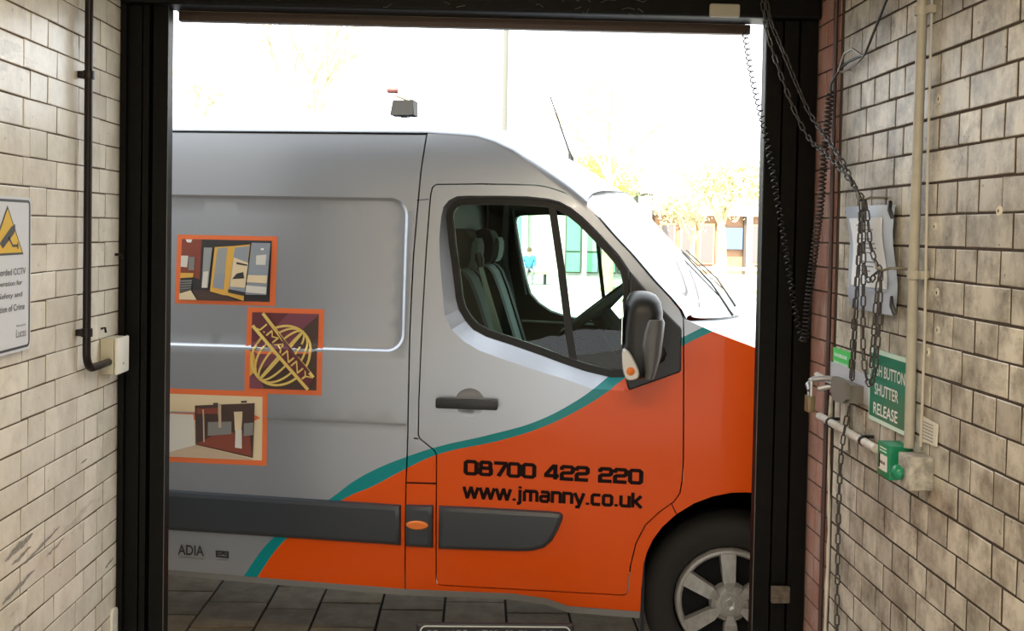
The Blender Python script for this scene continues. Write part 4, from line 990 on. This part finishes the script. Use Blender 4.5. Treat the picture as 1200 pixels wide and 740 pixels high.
def wallR(Y, Z, X): return lambda u, v, w: (X - w, Y - u, Z + v)
t = thing('release_sign', 'green shutter release sign with white lettering on the right wall', 'sign', (XR - .006, 3.055, 1.306))
PGN = flat('sign_green', (.012, .19, .115)); PGW = flat('sign_palegreen', (.60, .80, .70))
WR = wallR(0, 0, 0)
mb = MB(); mb.prism(rrect(0, 0, .315, .20, .004), WR, (-.004, .001)); pl = mb.build('plate', PGW, t)
mb = MB(); V, F = triangulate(rrect(.009, .012, .306, .188, .002), step=0); mb.add([WR(*p, .0018) for p in V], [f[::-1] for f in F], PGN); mb.keep = True; mb.build('green_field', None, pl)
for s_, a, b, z in (('PUSH BUTTON', .015, .262, .128), ('SHUTTER', .048, .22, .076), ('RELEASE', .042, .218, .022)):
    V, F = fit(text2d(s_, 1, .012), a, z, b, .032); mb = MB(); mb.add([WR(*p, .0026) for p in V], [f[::-1] for f in F], PW); mb.keep = True; mb.build('lettering', None, pl)
t = thing('small_sign', 'small bright green sign above the grey chain keeper', 'sign', (XR - .004, 3.382, 1.408))
mb = MB(); mb.prism(rrect(0, 0, .15, .064, .003), WR, (-.003, .001)); pl = mb.build('plate', flat('bright_green', (.10, .62, .16)), t)
mb = MB()
for z in (.038, .014):
    x = .015
    while x < .13:
        w = random.uniform(.008, .02); mb.add([WR(x, z, .0016), WR(x + w, z, .0016), WR(x + w, z + .011, .0016), WR(x, z + .011, .0016)], [(3, 2, 1, 0)], PGW); x += w + .005
mb.keep = True; mb.build('lettering', None, pl, label='two rows of pale illegible lettering')

# document sleeve
t = thing('document_sleeve', 'clear plastic sleeve holding a white notice, hung behind the chains', 'document', (XR - .012, 3.276, 1.62))
def sl(u, v, o=0): # u 0..1 across, v 0..1 up
    y0 = 3.276 - .074 * (1 - v); y1 = 2.89 - .03 * (1 - v)
    return (-.012 * sin(pi * u) - .006 * sin(7 * v + 3 * u) - o, y0 + (y1 - y0) * u - 3.276, v * .284)
def sheet(u0, v0, u1, v1, o, n=8):
    V = [sl(u0 + (u1 - u0) * i / n, v0 + (v1 - v0) * j / n, o) for j in range(n + 1) for i in range(n + 1)]
    return V, [(j * (n + 1) + i, (j + 1) * (n + 1) + i, (j + 1) * (n + 1) + i + 1, j * (n + 1) + i + 1) for j in range(n) for i in range(n)]
mb = MB(); mb.add(*sheet(0, 0, 1, 1, .0)); mb.keep = True; slv = mb.build('sleeve', mat('blue_white_plastic', (.50, .56, .66), .18), t, smooth=True)
mb = MB(); mb.add(*sheet(.14, .2, .86, .88, .004)); mb.keep = True; mb.build('notice_sheet', mat('paper', (.74, .76, .80), .8), t, smooth=True)
mb = MB()
for k in range(11):
    v = .80 - k * .045
    if k in (2, 7): continue
    V, F = sheet(.36, v, .36 + random.uniform(.2, .38), v + .014, .0055, 2); mb.add(V, F)
mb.keep = True; mb.build('print', PGR, t)
mb = MB(); mb.add(*sheet(.0, -.03, 1.0, .17, .0065)); mb.keep = True; mb.build('sleeve_flap', mat('sleeve_flap', (.46, .50, .60), .15), t, smooth=True)
for u, v in ((.97, .95), (.98, .06)):
    p = sl(u, v); mb = MB(); mb.tube([(p[0] - .004, p[1] + .01, p[2] + .022), (p[0] - .01, p[1] - .004, p[2]), (p[0] - .004, p[1] - .012, p[2] - .022)], .006, 6); mb.build('clip', black_plastic, t, smooth=True)

o = MB(); o.prism([(0, 0), (.1, .004), (.104, .058), (.002, .064)], WR, (-.002, .0015)); o = o.build('paper_label', mat('old_paper', (.60, .56, .48), .85), None, loc=(XR - .004, 2.699, 1.312)); tag(o, 'faded paper label stuck to the wall right of the cream conduit', 'label')
mb = MB()
for k in range(6): mb.box((-.0025, -.012 - .07, .010 + k * .008), (-.0018, -.012, .0125 + k * .008))
p_ = mb.build('print', PGR, o)

# break glass call point and push button
t = thing('call_point', 'green break glass call point under the cream conduit', 'call point', (XR, 2.75, 1.198))
gm = mat('green_plastic', (.008, .21, .10), .35)
mb = MB(); mb.box((-.06, 0, 0), (0, .085, .088), ch=.004); bd = mb.build('body', gm, t, smooth=True)
mb = MB(); mb.box((-.0615, .014, .018), (-.058, .072, .058)); mb.build('window', mat('call_window', (.7, .74, .70), .2), t)
mb = MB()
for k in range(3): mb.tube([(-.0618, .058 - .014 * k, .038), (-.0625, .058 - .014 * k, .038)], .0045, 8)
mb.build('window_mark', PK, t)
mb = MB()
for k in range(2): mb.box((-.0612, .02, .066 + .008 * k), (-.059, .065, .069 + .008 * k))
mb.build('lettering', PGW, t)
mb = MB(); mb.box((-.0615, .06, .022), (-.059, .071, .058)); mb.build('key_slot', dark_void, t)
t = thing('push_button_box', 'weathered white box with a green push button beside the green call point', 'switch', (XR, 2.618, 1.204))
mb = MB(); mb.box((-.059, 0, 0), (0, .077, .08), ch=.003); mb.build('body', mat('weathered_white', (.52, .49, .43), .6, noise=.55, nscale=26), t, smooth=True)
mb = MB(); mb.lathe([(.012, 0), (.012, -.006), (.019, -.007), (.0185, -.016), (.013, -.023), (.0001, -.026)], 20, 'x', (-.059, .048, .034)); mb.build('button', gm, t, smooth=True, ang=1.2)

# horizontal white rod
t = thing('white_rod', 'white painted horizontal rod clipped to the right wall below the chain keeper', 'rod', (1.083, 3.43, 1.244))
mb = MB(); mb.tube([(0, .0, .004), (0, -.50, 0)], .012, 12); mb.build('rod', mat('white_paint', (.66, .63, .58), .4, noise=.2, nscale=40), t, smooth=True)
for y in (-.11, -.40):
    mb = MB(); mb.lathe([(.012, -.006), (.0155, -.006), (.0155, .006), (.012, .006)], 12, 'y', (0, y, .002)); mb.box((0, y - .006, .010), (.027, y + .006, .018)); mb.build('clip', dark_plastic, t, smooth=True)
# chain keeper, bolt and padlock
t = thing('chain_keeper', 'grey metal chain keeper on a pale back plate, chain passing through it', 'bracket', (XR, 3.0, 1.34))
gmt = mat('grey_painted_metal', (.16, .145, .125), .5)
mb = MB(); mb.prism(rrect(-.42, .0, .07, .085, .004), lambda u, v, w: (w, -u, v + .0), (-.006, 0)); mb.build('back_plate', mat('pale_blue_metal', (.48, .49, .54), .45), t)
mb = MB(); mb.prism(smooth_poly([(.085, .002), (.19, -.010), (.222, .010), (.220, .052), (.20, .068), (.10, .062), (.085, .048)], 1), lambda u, v, w: (w, u, v), (-.062, -.050)); mb.build('cover', gmt, t)
mb = MB(); mb.box((-.052, .10, .0), (-.004, .22, .05)); mb.build('spacer', gmt, t)
mb = MB(); mb.tube([(-.03, .20, .03), (-.03, .46, .035)], .009, 10); mb.build('bolt', mat('white_paint', (.6, .6, .6)), t, smooth=True)
mb = MB(); mb.box((-.02, .225, -.16), (-.002, .255, -.005), ch=.003); mb.build('post', MATS['white_paint'], t)
pk = thing('padlock', 'brass padlock hanging from a steel bar beside the red bricks', 'padlock', (1.005, 3.28, 1.285))
mb = MB(); mb.box((-.011, -.02, 0), (.011, .02, .05), ch=.004); mb.build('body', mat('brass', (.22, .17, .09), .45, metal=.6), pk, smooth=True)
sk = [(0, .014, .045), (0, .014, .085)] + [(0 + .012 * (1 - cos(a)) * .0, .014 * cos(a), .085 + .014 * sin(a)) for a in [pi * k / 6 for k in range(1, 6)]] + [(0, -.014, .085), (0, -.014, .045)]
mb = MB(); mb.tube(sk, .0042, 8); mb.build('shackle', chrome, pk, smooth=True)
hb_ = thing('steel_hasp', 'curved grey steel bar reaching from the chain keeper to the padlock', 'hasp', (1.075, 3.25, 1.385))
mb = MB(); mb.tube([(.02, 0, 0), (-.02, .03, .002), (-.055, .05, -.004), (-.072, .045, -.02), (-.07, .03, -.034)], .009, 10); mb.tube([(.02, -.01, -.02), (-.02, .015, -.022), (-.05, .02, -.03)], .008, 8); mb.build('bar', mat('galvanised_steel', (.34, .34, .36), .4, metal=.6), hb_, smooth=True)

# hooks
HK1 = Vector((1.055, 2.997, 1.918)); HK2 = Vector((1.055, 2.861, 1.730))
def hook(p, label):
    o = MB().tube([(XR, p.y - .02, p.z + .006), (p.x + .012, p.y - .012, p.z + .006), (p.x, p.y, p.z), (p.x - .012, p.y + .012, p.z + .004), (p.x - .016, p.y + .016, p.z + .022)], .0035, 8).build('wall_hook', mat('hook_steel', (.2, .18, .15), .45, metal=.7), None, smooth=True); tag(o, label, 'hook')
hook(HK1, 'upper wire hook holding the chains at the top of the plastic sleeve'); hook(HK2 + Vector((0, -.02, 0)), 'lower wire hook holding chain loops at the right edge of the plastic sleeve')

# ------------------------------------------------------------------ chains
chain_m = mat('chain_steel', (.075, .07, .065), .42, metal=.65)
LL, LW, WR_ = .0355, .0165, .0025
lk = MB(); hl = LL / 2 - LW / 2; rr_ = LW / 2 - WR_
pts = [(hl + rr_ * cos(a), rr_ * sin(a), 0) for a in [-pi / 2 + pi * k / 6 for k in range(7)]] + [(-hl + rr_ * cos(a), rr_ * sin(a), 0) for a in [pi / 2 + pi * k / 6 for k in range(7)]]
lk.tube(pts, WR_, 6, closed=True); LINK = mesh(lk.v, lk.f, 'link'); LINK.materials.append(chain_m); smooth_mesh(LINK, 1.5)
def run_chain(t, path, roll0=0., pitch=None):
    pitch = pitch or (LL - 2.6 * WR_)
    P = [Vector(p) for p in path]
    # smooth the path
    for _ in range(2):
        Q = [P[0]]
        for a, b in zip(P[:-1], P[1:]): Q += [a * .75 + b * .25, a * .25 + b * .75]
        P = Q + [P[-1]]
    seg = [(b - a).length for a, b in zip(P[:-1], P[1:])]; tot = sum(seg); n = int(tot / pitch); k = 0; acc = 0
    for i in range(n):
        s = (i + .5) * tot / n
        while k < len(seg) - 1 and acc + seg[k] < s: acc += seg[k]; k += 1
        a = P[k] + (P[k + 1] - P[k]) * ((s - acc) / max(seg[k], 1e-9)); d = (P[k + 1] - P[k]).normalized()
        up = Vector((1, 0, 0)) if abs(d.x) < .8 else Vector((0, 0, 1)); yv = d.cross(up).normalized(); zv = d.cross(yv)
        rl = radians(35 + 90 * (i % 2)) + roll0 + random.gauss(0, .12); yy = yv * cos(rl) + zv * sin(rl); zz = d.cross(yy)
        o = link('link', LINK, None, t); o.matrix_local = Matrix(((d.x, yy.x, zz.x, a.x), (d.y, yy.y, zz.y, a.y), (d.z, yy.z, zz.z, a.z), (0, 0, 0, 1)))
t = thing('shutter_chain', 'long steel shutter chain slung from the hood to the upper hook and hanging in loops', 'chain')
run_chain(t, [(.888, 3.55, 2.656), (.906, 3.55, 2.52), (.933, 3.55, 2.419), (1.003, 3.545, 2.234), (1.055, 3.53, 2.125), (1.04, 3.27, 2.055), (1.045, 3.159, 2.009), tuple(HK1 + Vector((-.004, .004, .004)))])
run_chain(t, [(.904, 3.555, 2.657), (.92, 3.55, 2.52), (.96, 3.55, 2.436), (1.015, 3.545, 2.308), (1.06, 3.53, 2.20), (1.045, 3.23, 2.075), (1.05, 3.15, 2.02), tuple(HK1 + Vector((-.008, .014, .002)))], .4)
run_chain(t, [tuple(HK1), (1.052, 3.015, 1.84), (1.052, 3.030, 1.68), (1.055, 3.06, 1.55), (1.068, 3.105, 1.41)])
run_chain(t, [tuple(HK1 + Vector((-.01, .0, 0))), (1.045, 2.992, 1.84), (1.045, 3.005, 1.70), (1.05, 3.03, 1.55), (1.060, 3.068, 1.41)], .5)
run_chain(t, [(1.064, 3.105, 1.33), (1.055, 3.135, 1.20), (1.055, 3.145, 1.0), (1.055, 3.125, .62), (1.055, 3.12, .28)])
run_chain(t, [tuple(HK1 + Vector((0, -.006, 0))), (1.058, 2.965, 1.84), (1.058, 2.95, 1.79), (1.057, 2.90, 1.745), tuple(HK2)], .2)
run_chain(t, [tuple(HK1 + Vector((-.003, -.003, 0))), (1.05, 2.98, 1.80), (1.05, 2.972, 1.68), (1.05, 2.966, 1.53), (1.05, 2.945, 1.45), (1.05, 2.905, 1.415), (1.05, 2.868, 1.45), (1.05, 2.848, 1.56), (1.05, 2.842, 1.66), tuple(HK2)], .1)
run_chain(t, [tuple(HK2), (1.046, 2.862, 1.66), (1.046, 2.875, 1.55), (1.046, 2.885, 1.47)], .3)
run_chain(t, [tuple(HK2), (1.05, 2.885, 1.72), (1.05, 2.91, 1.70), (1.05, 2.945, 1.70), (1.05, 2.965, 1.74)], .3)

# ------------------------------------------------------------------ coiled cable
def coil(mb, path, r, pitch, w, n=10):
    P = [Vector(p) for p in path]
    for _ in range(3):
        Q = [P[0]]
        for a, b in zip(P[:-1], P[1:]): Q += [a * .75 + b * .25, a * .25 + b * .75]
        P = Q + [P[-1]]
    seg = [(b - a).length for a, b in zip(P[:-1], P[1:])]; tot = sum(seg); N = int(tot / pitch * n); k = 0; acc = 0; out = []
    for i in range(N + 1):
        s = i * tot / N
        while k < len(seg) - 1 and acc + seg[k] < s: acc += seg[k]; k += 1
        a = P[k] + (P[k + 1] - P[k]) * ((s - acc) / max(seg[k], 1e-9)); d = (P[k + 1] - P[k]).normalized()
        u = d.cross(Vector((0, 1, 0))).normalized(); v = d.cross(u); ph = 2 * pi * i / n
        out.append(a + (u * cos(ph) + v * sin(ph)) * r)
    mb.tube(out, w, 6); return mb
t = thing('coiled_cable', 'black coiled cable hanging in a long loop beside the right shutter rail', 'cable')
cm = mat('coil_black', (.016, .015, .015), .35)
mb = MB(); coil(mb, [(.885, 3.72, 2.50), (.90, 3.66, 2.33), (.925, 3.60, 2.18), (.945, 3.575, 2.067), (.975, 3.57, 1.908), (1.014, 3.57, 1.698), (1.042, 3.57, 1.54), (1.064, 3.57, 1.47)], .0085, .021, .0024)
mb.build('loose_coil', cm, t, smooth=True)
mb = MB(); coil(mb, [(1.064, 3.57, 1.47), (1.073, 3.565, 1.49), (1.07, 3.55, 1.57), (1.07, 3.488, 1.761), (1.07, 3.431, 1.923), (1.07, 3.415, 2.05), (1.07, 3.385, 2.164), (1.07, 3.367, 2.262)], .0105, .0135, .0031)
mb.build('tight_coil', cm, t, smooth=True)
mb = MB(); mb.tube([(1.07, 3.367, 2.262), (1.07, 3.36, 2.285), (1.08, 3.302, 2.325), (1.085, 3.25, 2.335), (1.085, 3.11, 2.335), (1.085, 2.944, 2.463), (1.085, 2.86, 2.56), (1.085, 2.84, 2.94)], .004, 8); mb.build('lead', cm, t, smooth=True)
o = MB(); o.tube([(XR, 3.30, 2.318), (1.075, 3.31, 2.315), (1.075, 3.26, 2.36), (1.08, 3.20, 2.365), (1.085, 3.12, 2.33), (1.085, 3.18, 2.318), (1.08, 3.29, 2.31)], .0035, 6); o = o.build('tie_wire', MATS['hook_steel'], None, smooth=True); tag(o, 'twisted wire tie holding the cable to the right wall', 'wire')

# low sign board in front of the van
t = thing('sign_board', 'low black sign board with pale rounded border standing just outside the opening', 'sign', (.084, 4.02, 0))
mb = MB(); mb.box((-.29, -.012, .252), (.29, .012, .366), ch=.008); bdp = mb.build('board', mat('board_black', (.012, .012, .012), .4), t)
mb = MB(); rr0 = rrect(-.275, .263, .275, .357, .02); V, F = strokes([rr0 + [rr0[0]]], .005); mb.add([(u, -.0128, v) for u, v in V], F); mb.build('border', PL, bdp)
mb = MB(); x = -.25
while x < .24:
    w = random.uniform(.008, .02); mb.box((x, -.0135, .285), (x + w, -.012, .342 + random.uniform(-.003, .002))); x += w + random.uniform(.005, .012)
mb.build('lettering', PGR, bdp, label='pale lettering, cut off by the edge of the picture')
for x in (-.2, .2): MB().box((x - .015, .0, 0), (x + .015, .025, .35)).build('leg', black_plastic, t)

# ================================================================== BEYOND THE STREET
bark = mat('bark_pale', (.55, .46, .28), .9, noise=.3, nscale=8)
leafA = leaf_mat('leaf_yellow_green', (.84, .86, .58)); leafB = leaf_mat('leaf_fresh_green', (.62, .78, .22)); leafC = leaf_mat('leaf_golden', (.82, .80, .54))
def tree(name, label, loc, h, spread, nleaf, lm, trunk_r=.12, bare=False, seed=1, crown_z=.5, leaf=.16, group=None):
    rnd = random.Random(seed); t = thing(name, label, 'tree', loc, group)
    mb = MB(); tips = []
    def branch(p, d, L, r, lev):
        pts = [p]; q = Vector(p); dd = Vector(d)
        for i in range(4):
            dd = (dd + Vector((rnd.gauss(0, .10), rnd.gauss(0, .10), rnd.gauss(.03, .05)))).normalized(); q = q + dd * L / 4; pts.append(q.copy())
        mb.tube(pts, [r, r * .88, r * .75, r * .6, r * .45], 6 if lev < 2 else 4)
        if lev >= 2: tips.extend([tuple(x) for x in pts[1:]])
        if lev < 3:
            for i in range(4 if lev == 0 else 3):
                a = rnd.uniform(0, 2 * pi); k = pts[rnd.choice((2, 3, 4))]
                nd = (dd + Vector((cos(a), sin(a) * .6, rnd.uniform(-.1, .25))) * (.75 if not bare else .5)).normalized()
                branch(k, nd, L * rnd.uniform(.55, .8), r * .5, lev + 1)
    base = h * crown_z
    mb.tube([(0, 0, 0), (.03, 0, base * .5), (0, .02, base)], [trunk_r * 1.2, trunk_r, trunk_r * .85], 8)
    for i in range(5 if bare else 4):
        a = 2 * pi * i / 5 + .3; branch(Vector((0, 0, base)), Vector((cos(a) * .5, sin(a) * .35, .9)).normalized(), h * (1 - crown_z) * .5, trunk_r * .55, 0)
    mb.build('trunk', bark, t, smooth=True)
    if nleaf:
        lb = MB(); V = []; F = []
        sx = spread / max(abs(p[0]) for p in tips)
        for i in range(nleaf):
            p = rnd.choice(tips); c = Vector((p[0] * (sx if sx < 1.6 else 1.6), p[1], p[2])) + Vector((rnd.gauss(0, .28), rnd.gauss(0, .28), rnd.gauss(0, .22)))
            u = Vector((rnd.gauss(0, 1), rnd.gauss(0, 1), rnd.gauss(0, 1))).normalized(); v = u.orthogonal().normalized(); L = leaf * rnd.uniform(.6, 1.3)
            o = len(V); V += [c - u * L / 2, c + v * L * .3, c + u * L / 2, c - v * L * .3]; F.append((o, o + 1, o + 2, o + 3))
        lb.add(V, F); lb.keep = True; lb.build('foliage', lm, t, kind='stuff')
    return t
tree('bare_tree', 'tall pale tree with fanning almost bare branches behind the van roof', (-3.7, 25, 0), 7.2, 2.0, 700, leafA, .16, True, 5, .58, .09)
tree('young_tree', 'small pale leafy crown left of the bare tree above the van roof', (-6.4, 25.5, 0), 5.3, .7, 900, leafC, .07, False, 9, .78, .10)
tree('leafy_tree', 'pale yellow tree behind the van aerial', (3.9, 33, 0), 7.2, 1.5, 2200, leafA, .12, False, 3, .45, .13)
tree('leafy_tree', 'broad yellow green tree standing beyond the bonnet at the blue board', (6.3, 28.5, 0), 3.8, 1.9, 4200, leafC, .13, False, 11, .52, .15)
tree('leafy_tree', 'low golden tree beyond the windscreen, left of the broad yellow green tree', (7.3, 37.5, 0), 3.6, 1.6, 2600, leafC, .10, False, 21, .4, .14)
tree('leafy_tree', 'fresh green tree seen through the cab windows in front of the green building', (4.4, 38.6, 0), 4.4, 1.5, 2600, leafB, .10, False, 14, .5, .14)

# lamp post
t = thing('street_lamp', 'slender pale lamp post rising behind the van roof', 'street lamp', (.42, 20, 0))
pm = mat('lamp_post_paint', (.11, .11, .09), .6)
mb = MB(); mb.tube([(0, 0, 0), (0, 0, 1.2), (0, 0, 1.21), (0, 0, 8.5)], [.075, .075, .05, .042], 12); mb.build('post', pm, t, smooth=True)
mb = MB(); mb.tube([(0, 0, 8.45), (.3, 0, 8.62), (.7, 0, 8.66)], .03, 8); mb.build('arm', pm, t); MB().box((.55, -.1, 8.6), (1.1, .1, 8.7), ch=.03).build('lamp_head', dark_plastic, t)
t = thing('signal_pole', 'white pole standing on the street at the right edge of the opening', 'pole', (7.9, 32, 0))
mb = MB(); mb.tube([(0, 0, 0), (0, 0, 3.25)], .085, 12); mb.build('post', mat('white_post', (.85, .84, .80), .5), t, smooth=True); MB().tube([(0, 0, 3.25), (0, 0, 3.33)], [.1, .02], 12).build('cap', pm, t)

# building with green glazed front, seen through the cab
gb = thing('green_building', 'pale building with green glazed panels across the street', 'building', (1.0, 42, .08))
grn = mat('green_panel', (.20, .50, .33), .35, vary=.25); grl = mat('pale_green_panel', (.45, .68, .52), .4, vary=.15); whw = mat('pale_render', (.80, .78, .74), .9)
MB().box((-8, .3, 0), (5.6, 6, 4.2)).build('wall', whw, gb)
MB().box((-8.1, -.2, 3.3), (5.7, .5, 3.6)).build('canopy', whw, gb)
x = -7.9; i = 0
while x < 5.5:
    if not (.75 < x < 1.7):
        fo = MB().box((x, .18, .1), (x + .62, .32, 3.2)).build('window_frame', pm, gb)
        MB().box((x + .05, .14, .95), (x + .57, .2, 3.1)).build('pane', grl if i % 3 else grn, fo); MB().box((x + .05, .14, .15), (x + .57, .2, .88)).build('panel', grn, fo)
    x += .68; i += 1
MB().tube([(.72, -.3, 0), (.72, -.3, 3.3)], .13, 10).build('column', whw, gb, smooth=True); MB().tube([(3.0, -.3, 0), (3.0, -.3, 3.3)], .09, 10).build('column', whw, gb, smooth=True)
# shop row at the right
bb = thing('brick_building', 'brown brick building with a blue board beyond the bonnet', 'building', (6.9, 43, .08))
bkm = mat('brown_brick', (.42, .25, .15), .9, noise=.2, nscale=3)
MB().box((0, .2, 0), (9, 6, 2.45)).build('wall', bkm, bb); MB().box((-.1, -.2, 2.4), (9.2, 6.2, 2.6)).build('roof', mat('roof_dark', (.34, .28, .2), .8), bb)
for k, x in enumerate((.2, 1.0, 1.75, 3.7, 4.6, 5.5)):
    f_ = MB().box((x, .1, .5), (x + .6, .25, 2.1)).build('window', mat('window_frame_tan', (.62, .45, .28), .6), bb); MB().box((x + .08, .05, .6), (x + .52, .12, 2.0)).build('pane', mat('pane_dark', (.16, .14, .13), .15), f_)
MB().box((2.65, .0, 1.1), (3.45, .1, 1.95), ch=.02).build('board', mat('blue_board', (.12, .17, .36), .5), bb, label='blue board on the front')
MB().box((2.45, .02, 0), (2.6, .2, 2.4)).build('pilaster', mat('tan_pier', (.7, .52, .32), .8), bb); MB().box((3.5, .02, 0), (3.62, .2, 2.4)).build('pilaster', mat('dark_pier', (.1, .08, .06), .8), bb)
t = thing('street_railing', 'white horizontal railing in front of the brown brick building', 'railing', (5.9, 33, .12))
wp = MATS['white_post']
for z in (.62, .40): MB().box((-.2, -.04, z - .05), (5, .04, z + .05), ch=.01).build('rail', wp, t)
for k in range(5): MB().box((k * 1.15, -.05, 0), (k * 1.15 + .1, .05, .72), ch=.01).build('post', wp, t)
# strip of rough grass with bare stems near the bonnet
gr = MB(); rnd = random.Random(4)
for i in range(3800):
    x, y = 2.9 + rnd.random() * 3.2, 14.5 + rnd.random() * 2.6; h_ = rnd.uniform(.05, .2); a = rnd.uniform(0, 6.28)
    gr.add([(x, y, -.02), (x + .02 * cos(a), y + .02 * sin(a), -.02), (x + rnd.gauss(0, .05), y, h_)], [(0, 1, 2)])
gr.keep = True; o = gr.build('rough_grass', leafA); tag(o, 'rough yellowed grass beyond the bonnet', 'grass', kind='stuff')
st_ = MB()
for (x, y, h_, dx_) in ((3.62, 15, .52, .10), (3.66, 15, .6, .18), (3.64, 15, .42, .02)): st_.tube([(x, y, -.02), (x + dx_ * .2, y, h_ * .5), (x + dx_, y, h_)], [.016, .012, .006], 5)
o = st_.build('bare_shrub', mat('dark_twig', (.05, .045, .05), .8)); tag(o, 'dark bare twigs standing in the grass beyond the bonnet', 'shrub')
# bench and the person on it
t = thing('street_bench', 'low bench in front of the pale building, seen through the cab', 'bench', (1.45, 34.75, .08))
for k in range(3): MB().box((-.7, -.25 + k * .17, .34), (.8, -.12 + k * .17, .38)).build('slat', mat('bench_wood', (.42, .33, .2), .7), t)
for x in (-.55, .6): MB().box((x, -.2, 0), (x + .08, .2, .34)).build('leg', dark_plastic, t)
def person():
    t = thing('person', 'person in a blue jacket sitting on the bench, seen through the cab windows', 'person', (1.58, 34.7, .10)); t.scale = (.86, .86, .86)
    skn = mat('skin', (.62, .40, .30), .6); jk = mat('blue_jacket', (.08, .28, .52), .8); tr_ = mat('grey_trousers', (.22, .22, .24), .8); hr = mat('brown_hair', (.12, .07, .04), .8)
    V = [(0, 0, .52), (0, .0, .74), (0, -.02, .98), (0, -.03, 1.06), (0, -.05, 1.15), (0, -.06, 1.25),
         (-.18, -.02, .98), (-.24, -.04, .74), (-.14, -.22, .60), (.18, -.02, .98), (.24, -.04, .74), (.14, -.22, .60),
         (-.09, -.02, .50), (-.11, -.44, .50), (-.11, -.46, .10), (-.11, -.58, .04), (.09, -.02, .50), (.11, -.44, .50), (.11, -.46, .10), (.11, -.58, .04)]
    E_ = [(0, 1), (1, 2), (2, 3), (3, 4), (4, 5), (2, 6), (6, 7), (7, 8), (2, 9), (9, 10), (10, 11), (0, 12), (12, 13), (13, 14), (14, 15), (0, 16), (16, 17), (17, 18), (18, 19)]
    R = [.15, .15, .15, .055, .09, .075, .065, .05, .035, .065, .05, .035, .085, .07, .05, .045, .085, .07, .05, .045]
    me = bpy.data.meshes.new('person_body'); me.from_pydata(V, E_, []); o = link('body', me, None, t)
    m_ = o.modifiers.new('skin', 'SKIN'); 
    for i, r in enumerate(R): me.skin_vertices[0].data[i].radius = (r, r)
    me.skin_vertices[0].data[0].use_root = True
    o.modifiers.new('sub', 'SUBSURF').levels = 1; o.modifiers['sub'].render_levels = 2
    dg = bpy.context.evaluated_depsgraph_get(); m2 = bpy.data.meshes.new_from_object(o.evaluated_get(dg)); o.modifiers.clear(); o.data = m2; bpy.data.meshes.remove(me)
    for x in (jk, tr_, skn): m2.materials.append(x)
    for p in m2.polygons:
        c = p.center; p.material_index = 2 if c.z > 1.04 or (c.y < -.2 and c.z > .56) else (1 if c.z < .6 else 0); p.use_smooth = True
    mb = MB(); mb.loft([[(.083 * k * cos(a), -.04 + .09 * k * sin(a), z) for a in [2 * pi * i / 14 for i in range(14)]] for z, k in ((1.19, .95), (1.24, 1.05), (1.30, .9), (1.34, .5), (1.35, .1))]); mb.build('hair', hr, t, smooth=True)
    mb = MB()
    for s in (-1, 1): mb.tube([(s * .032, -.138, 1.215), (s * .032, -.146, 1.215)], .009, 8)
    mb.tube([(0, -.14, 1.20), (0, -.16, 1.175)], [.008, .014], 6); mb.tube([(-.025, -.136, 1.14), (.025, -.136, 1.14)], .006, 6); mb.build('face', hr, t)
person()
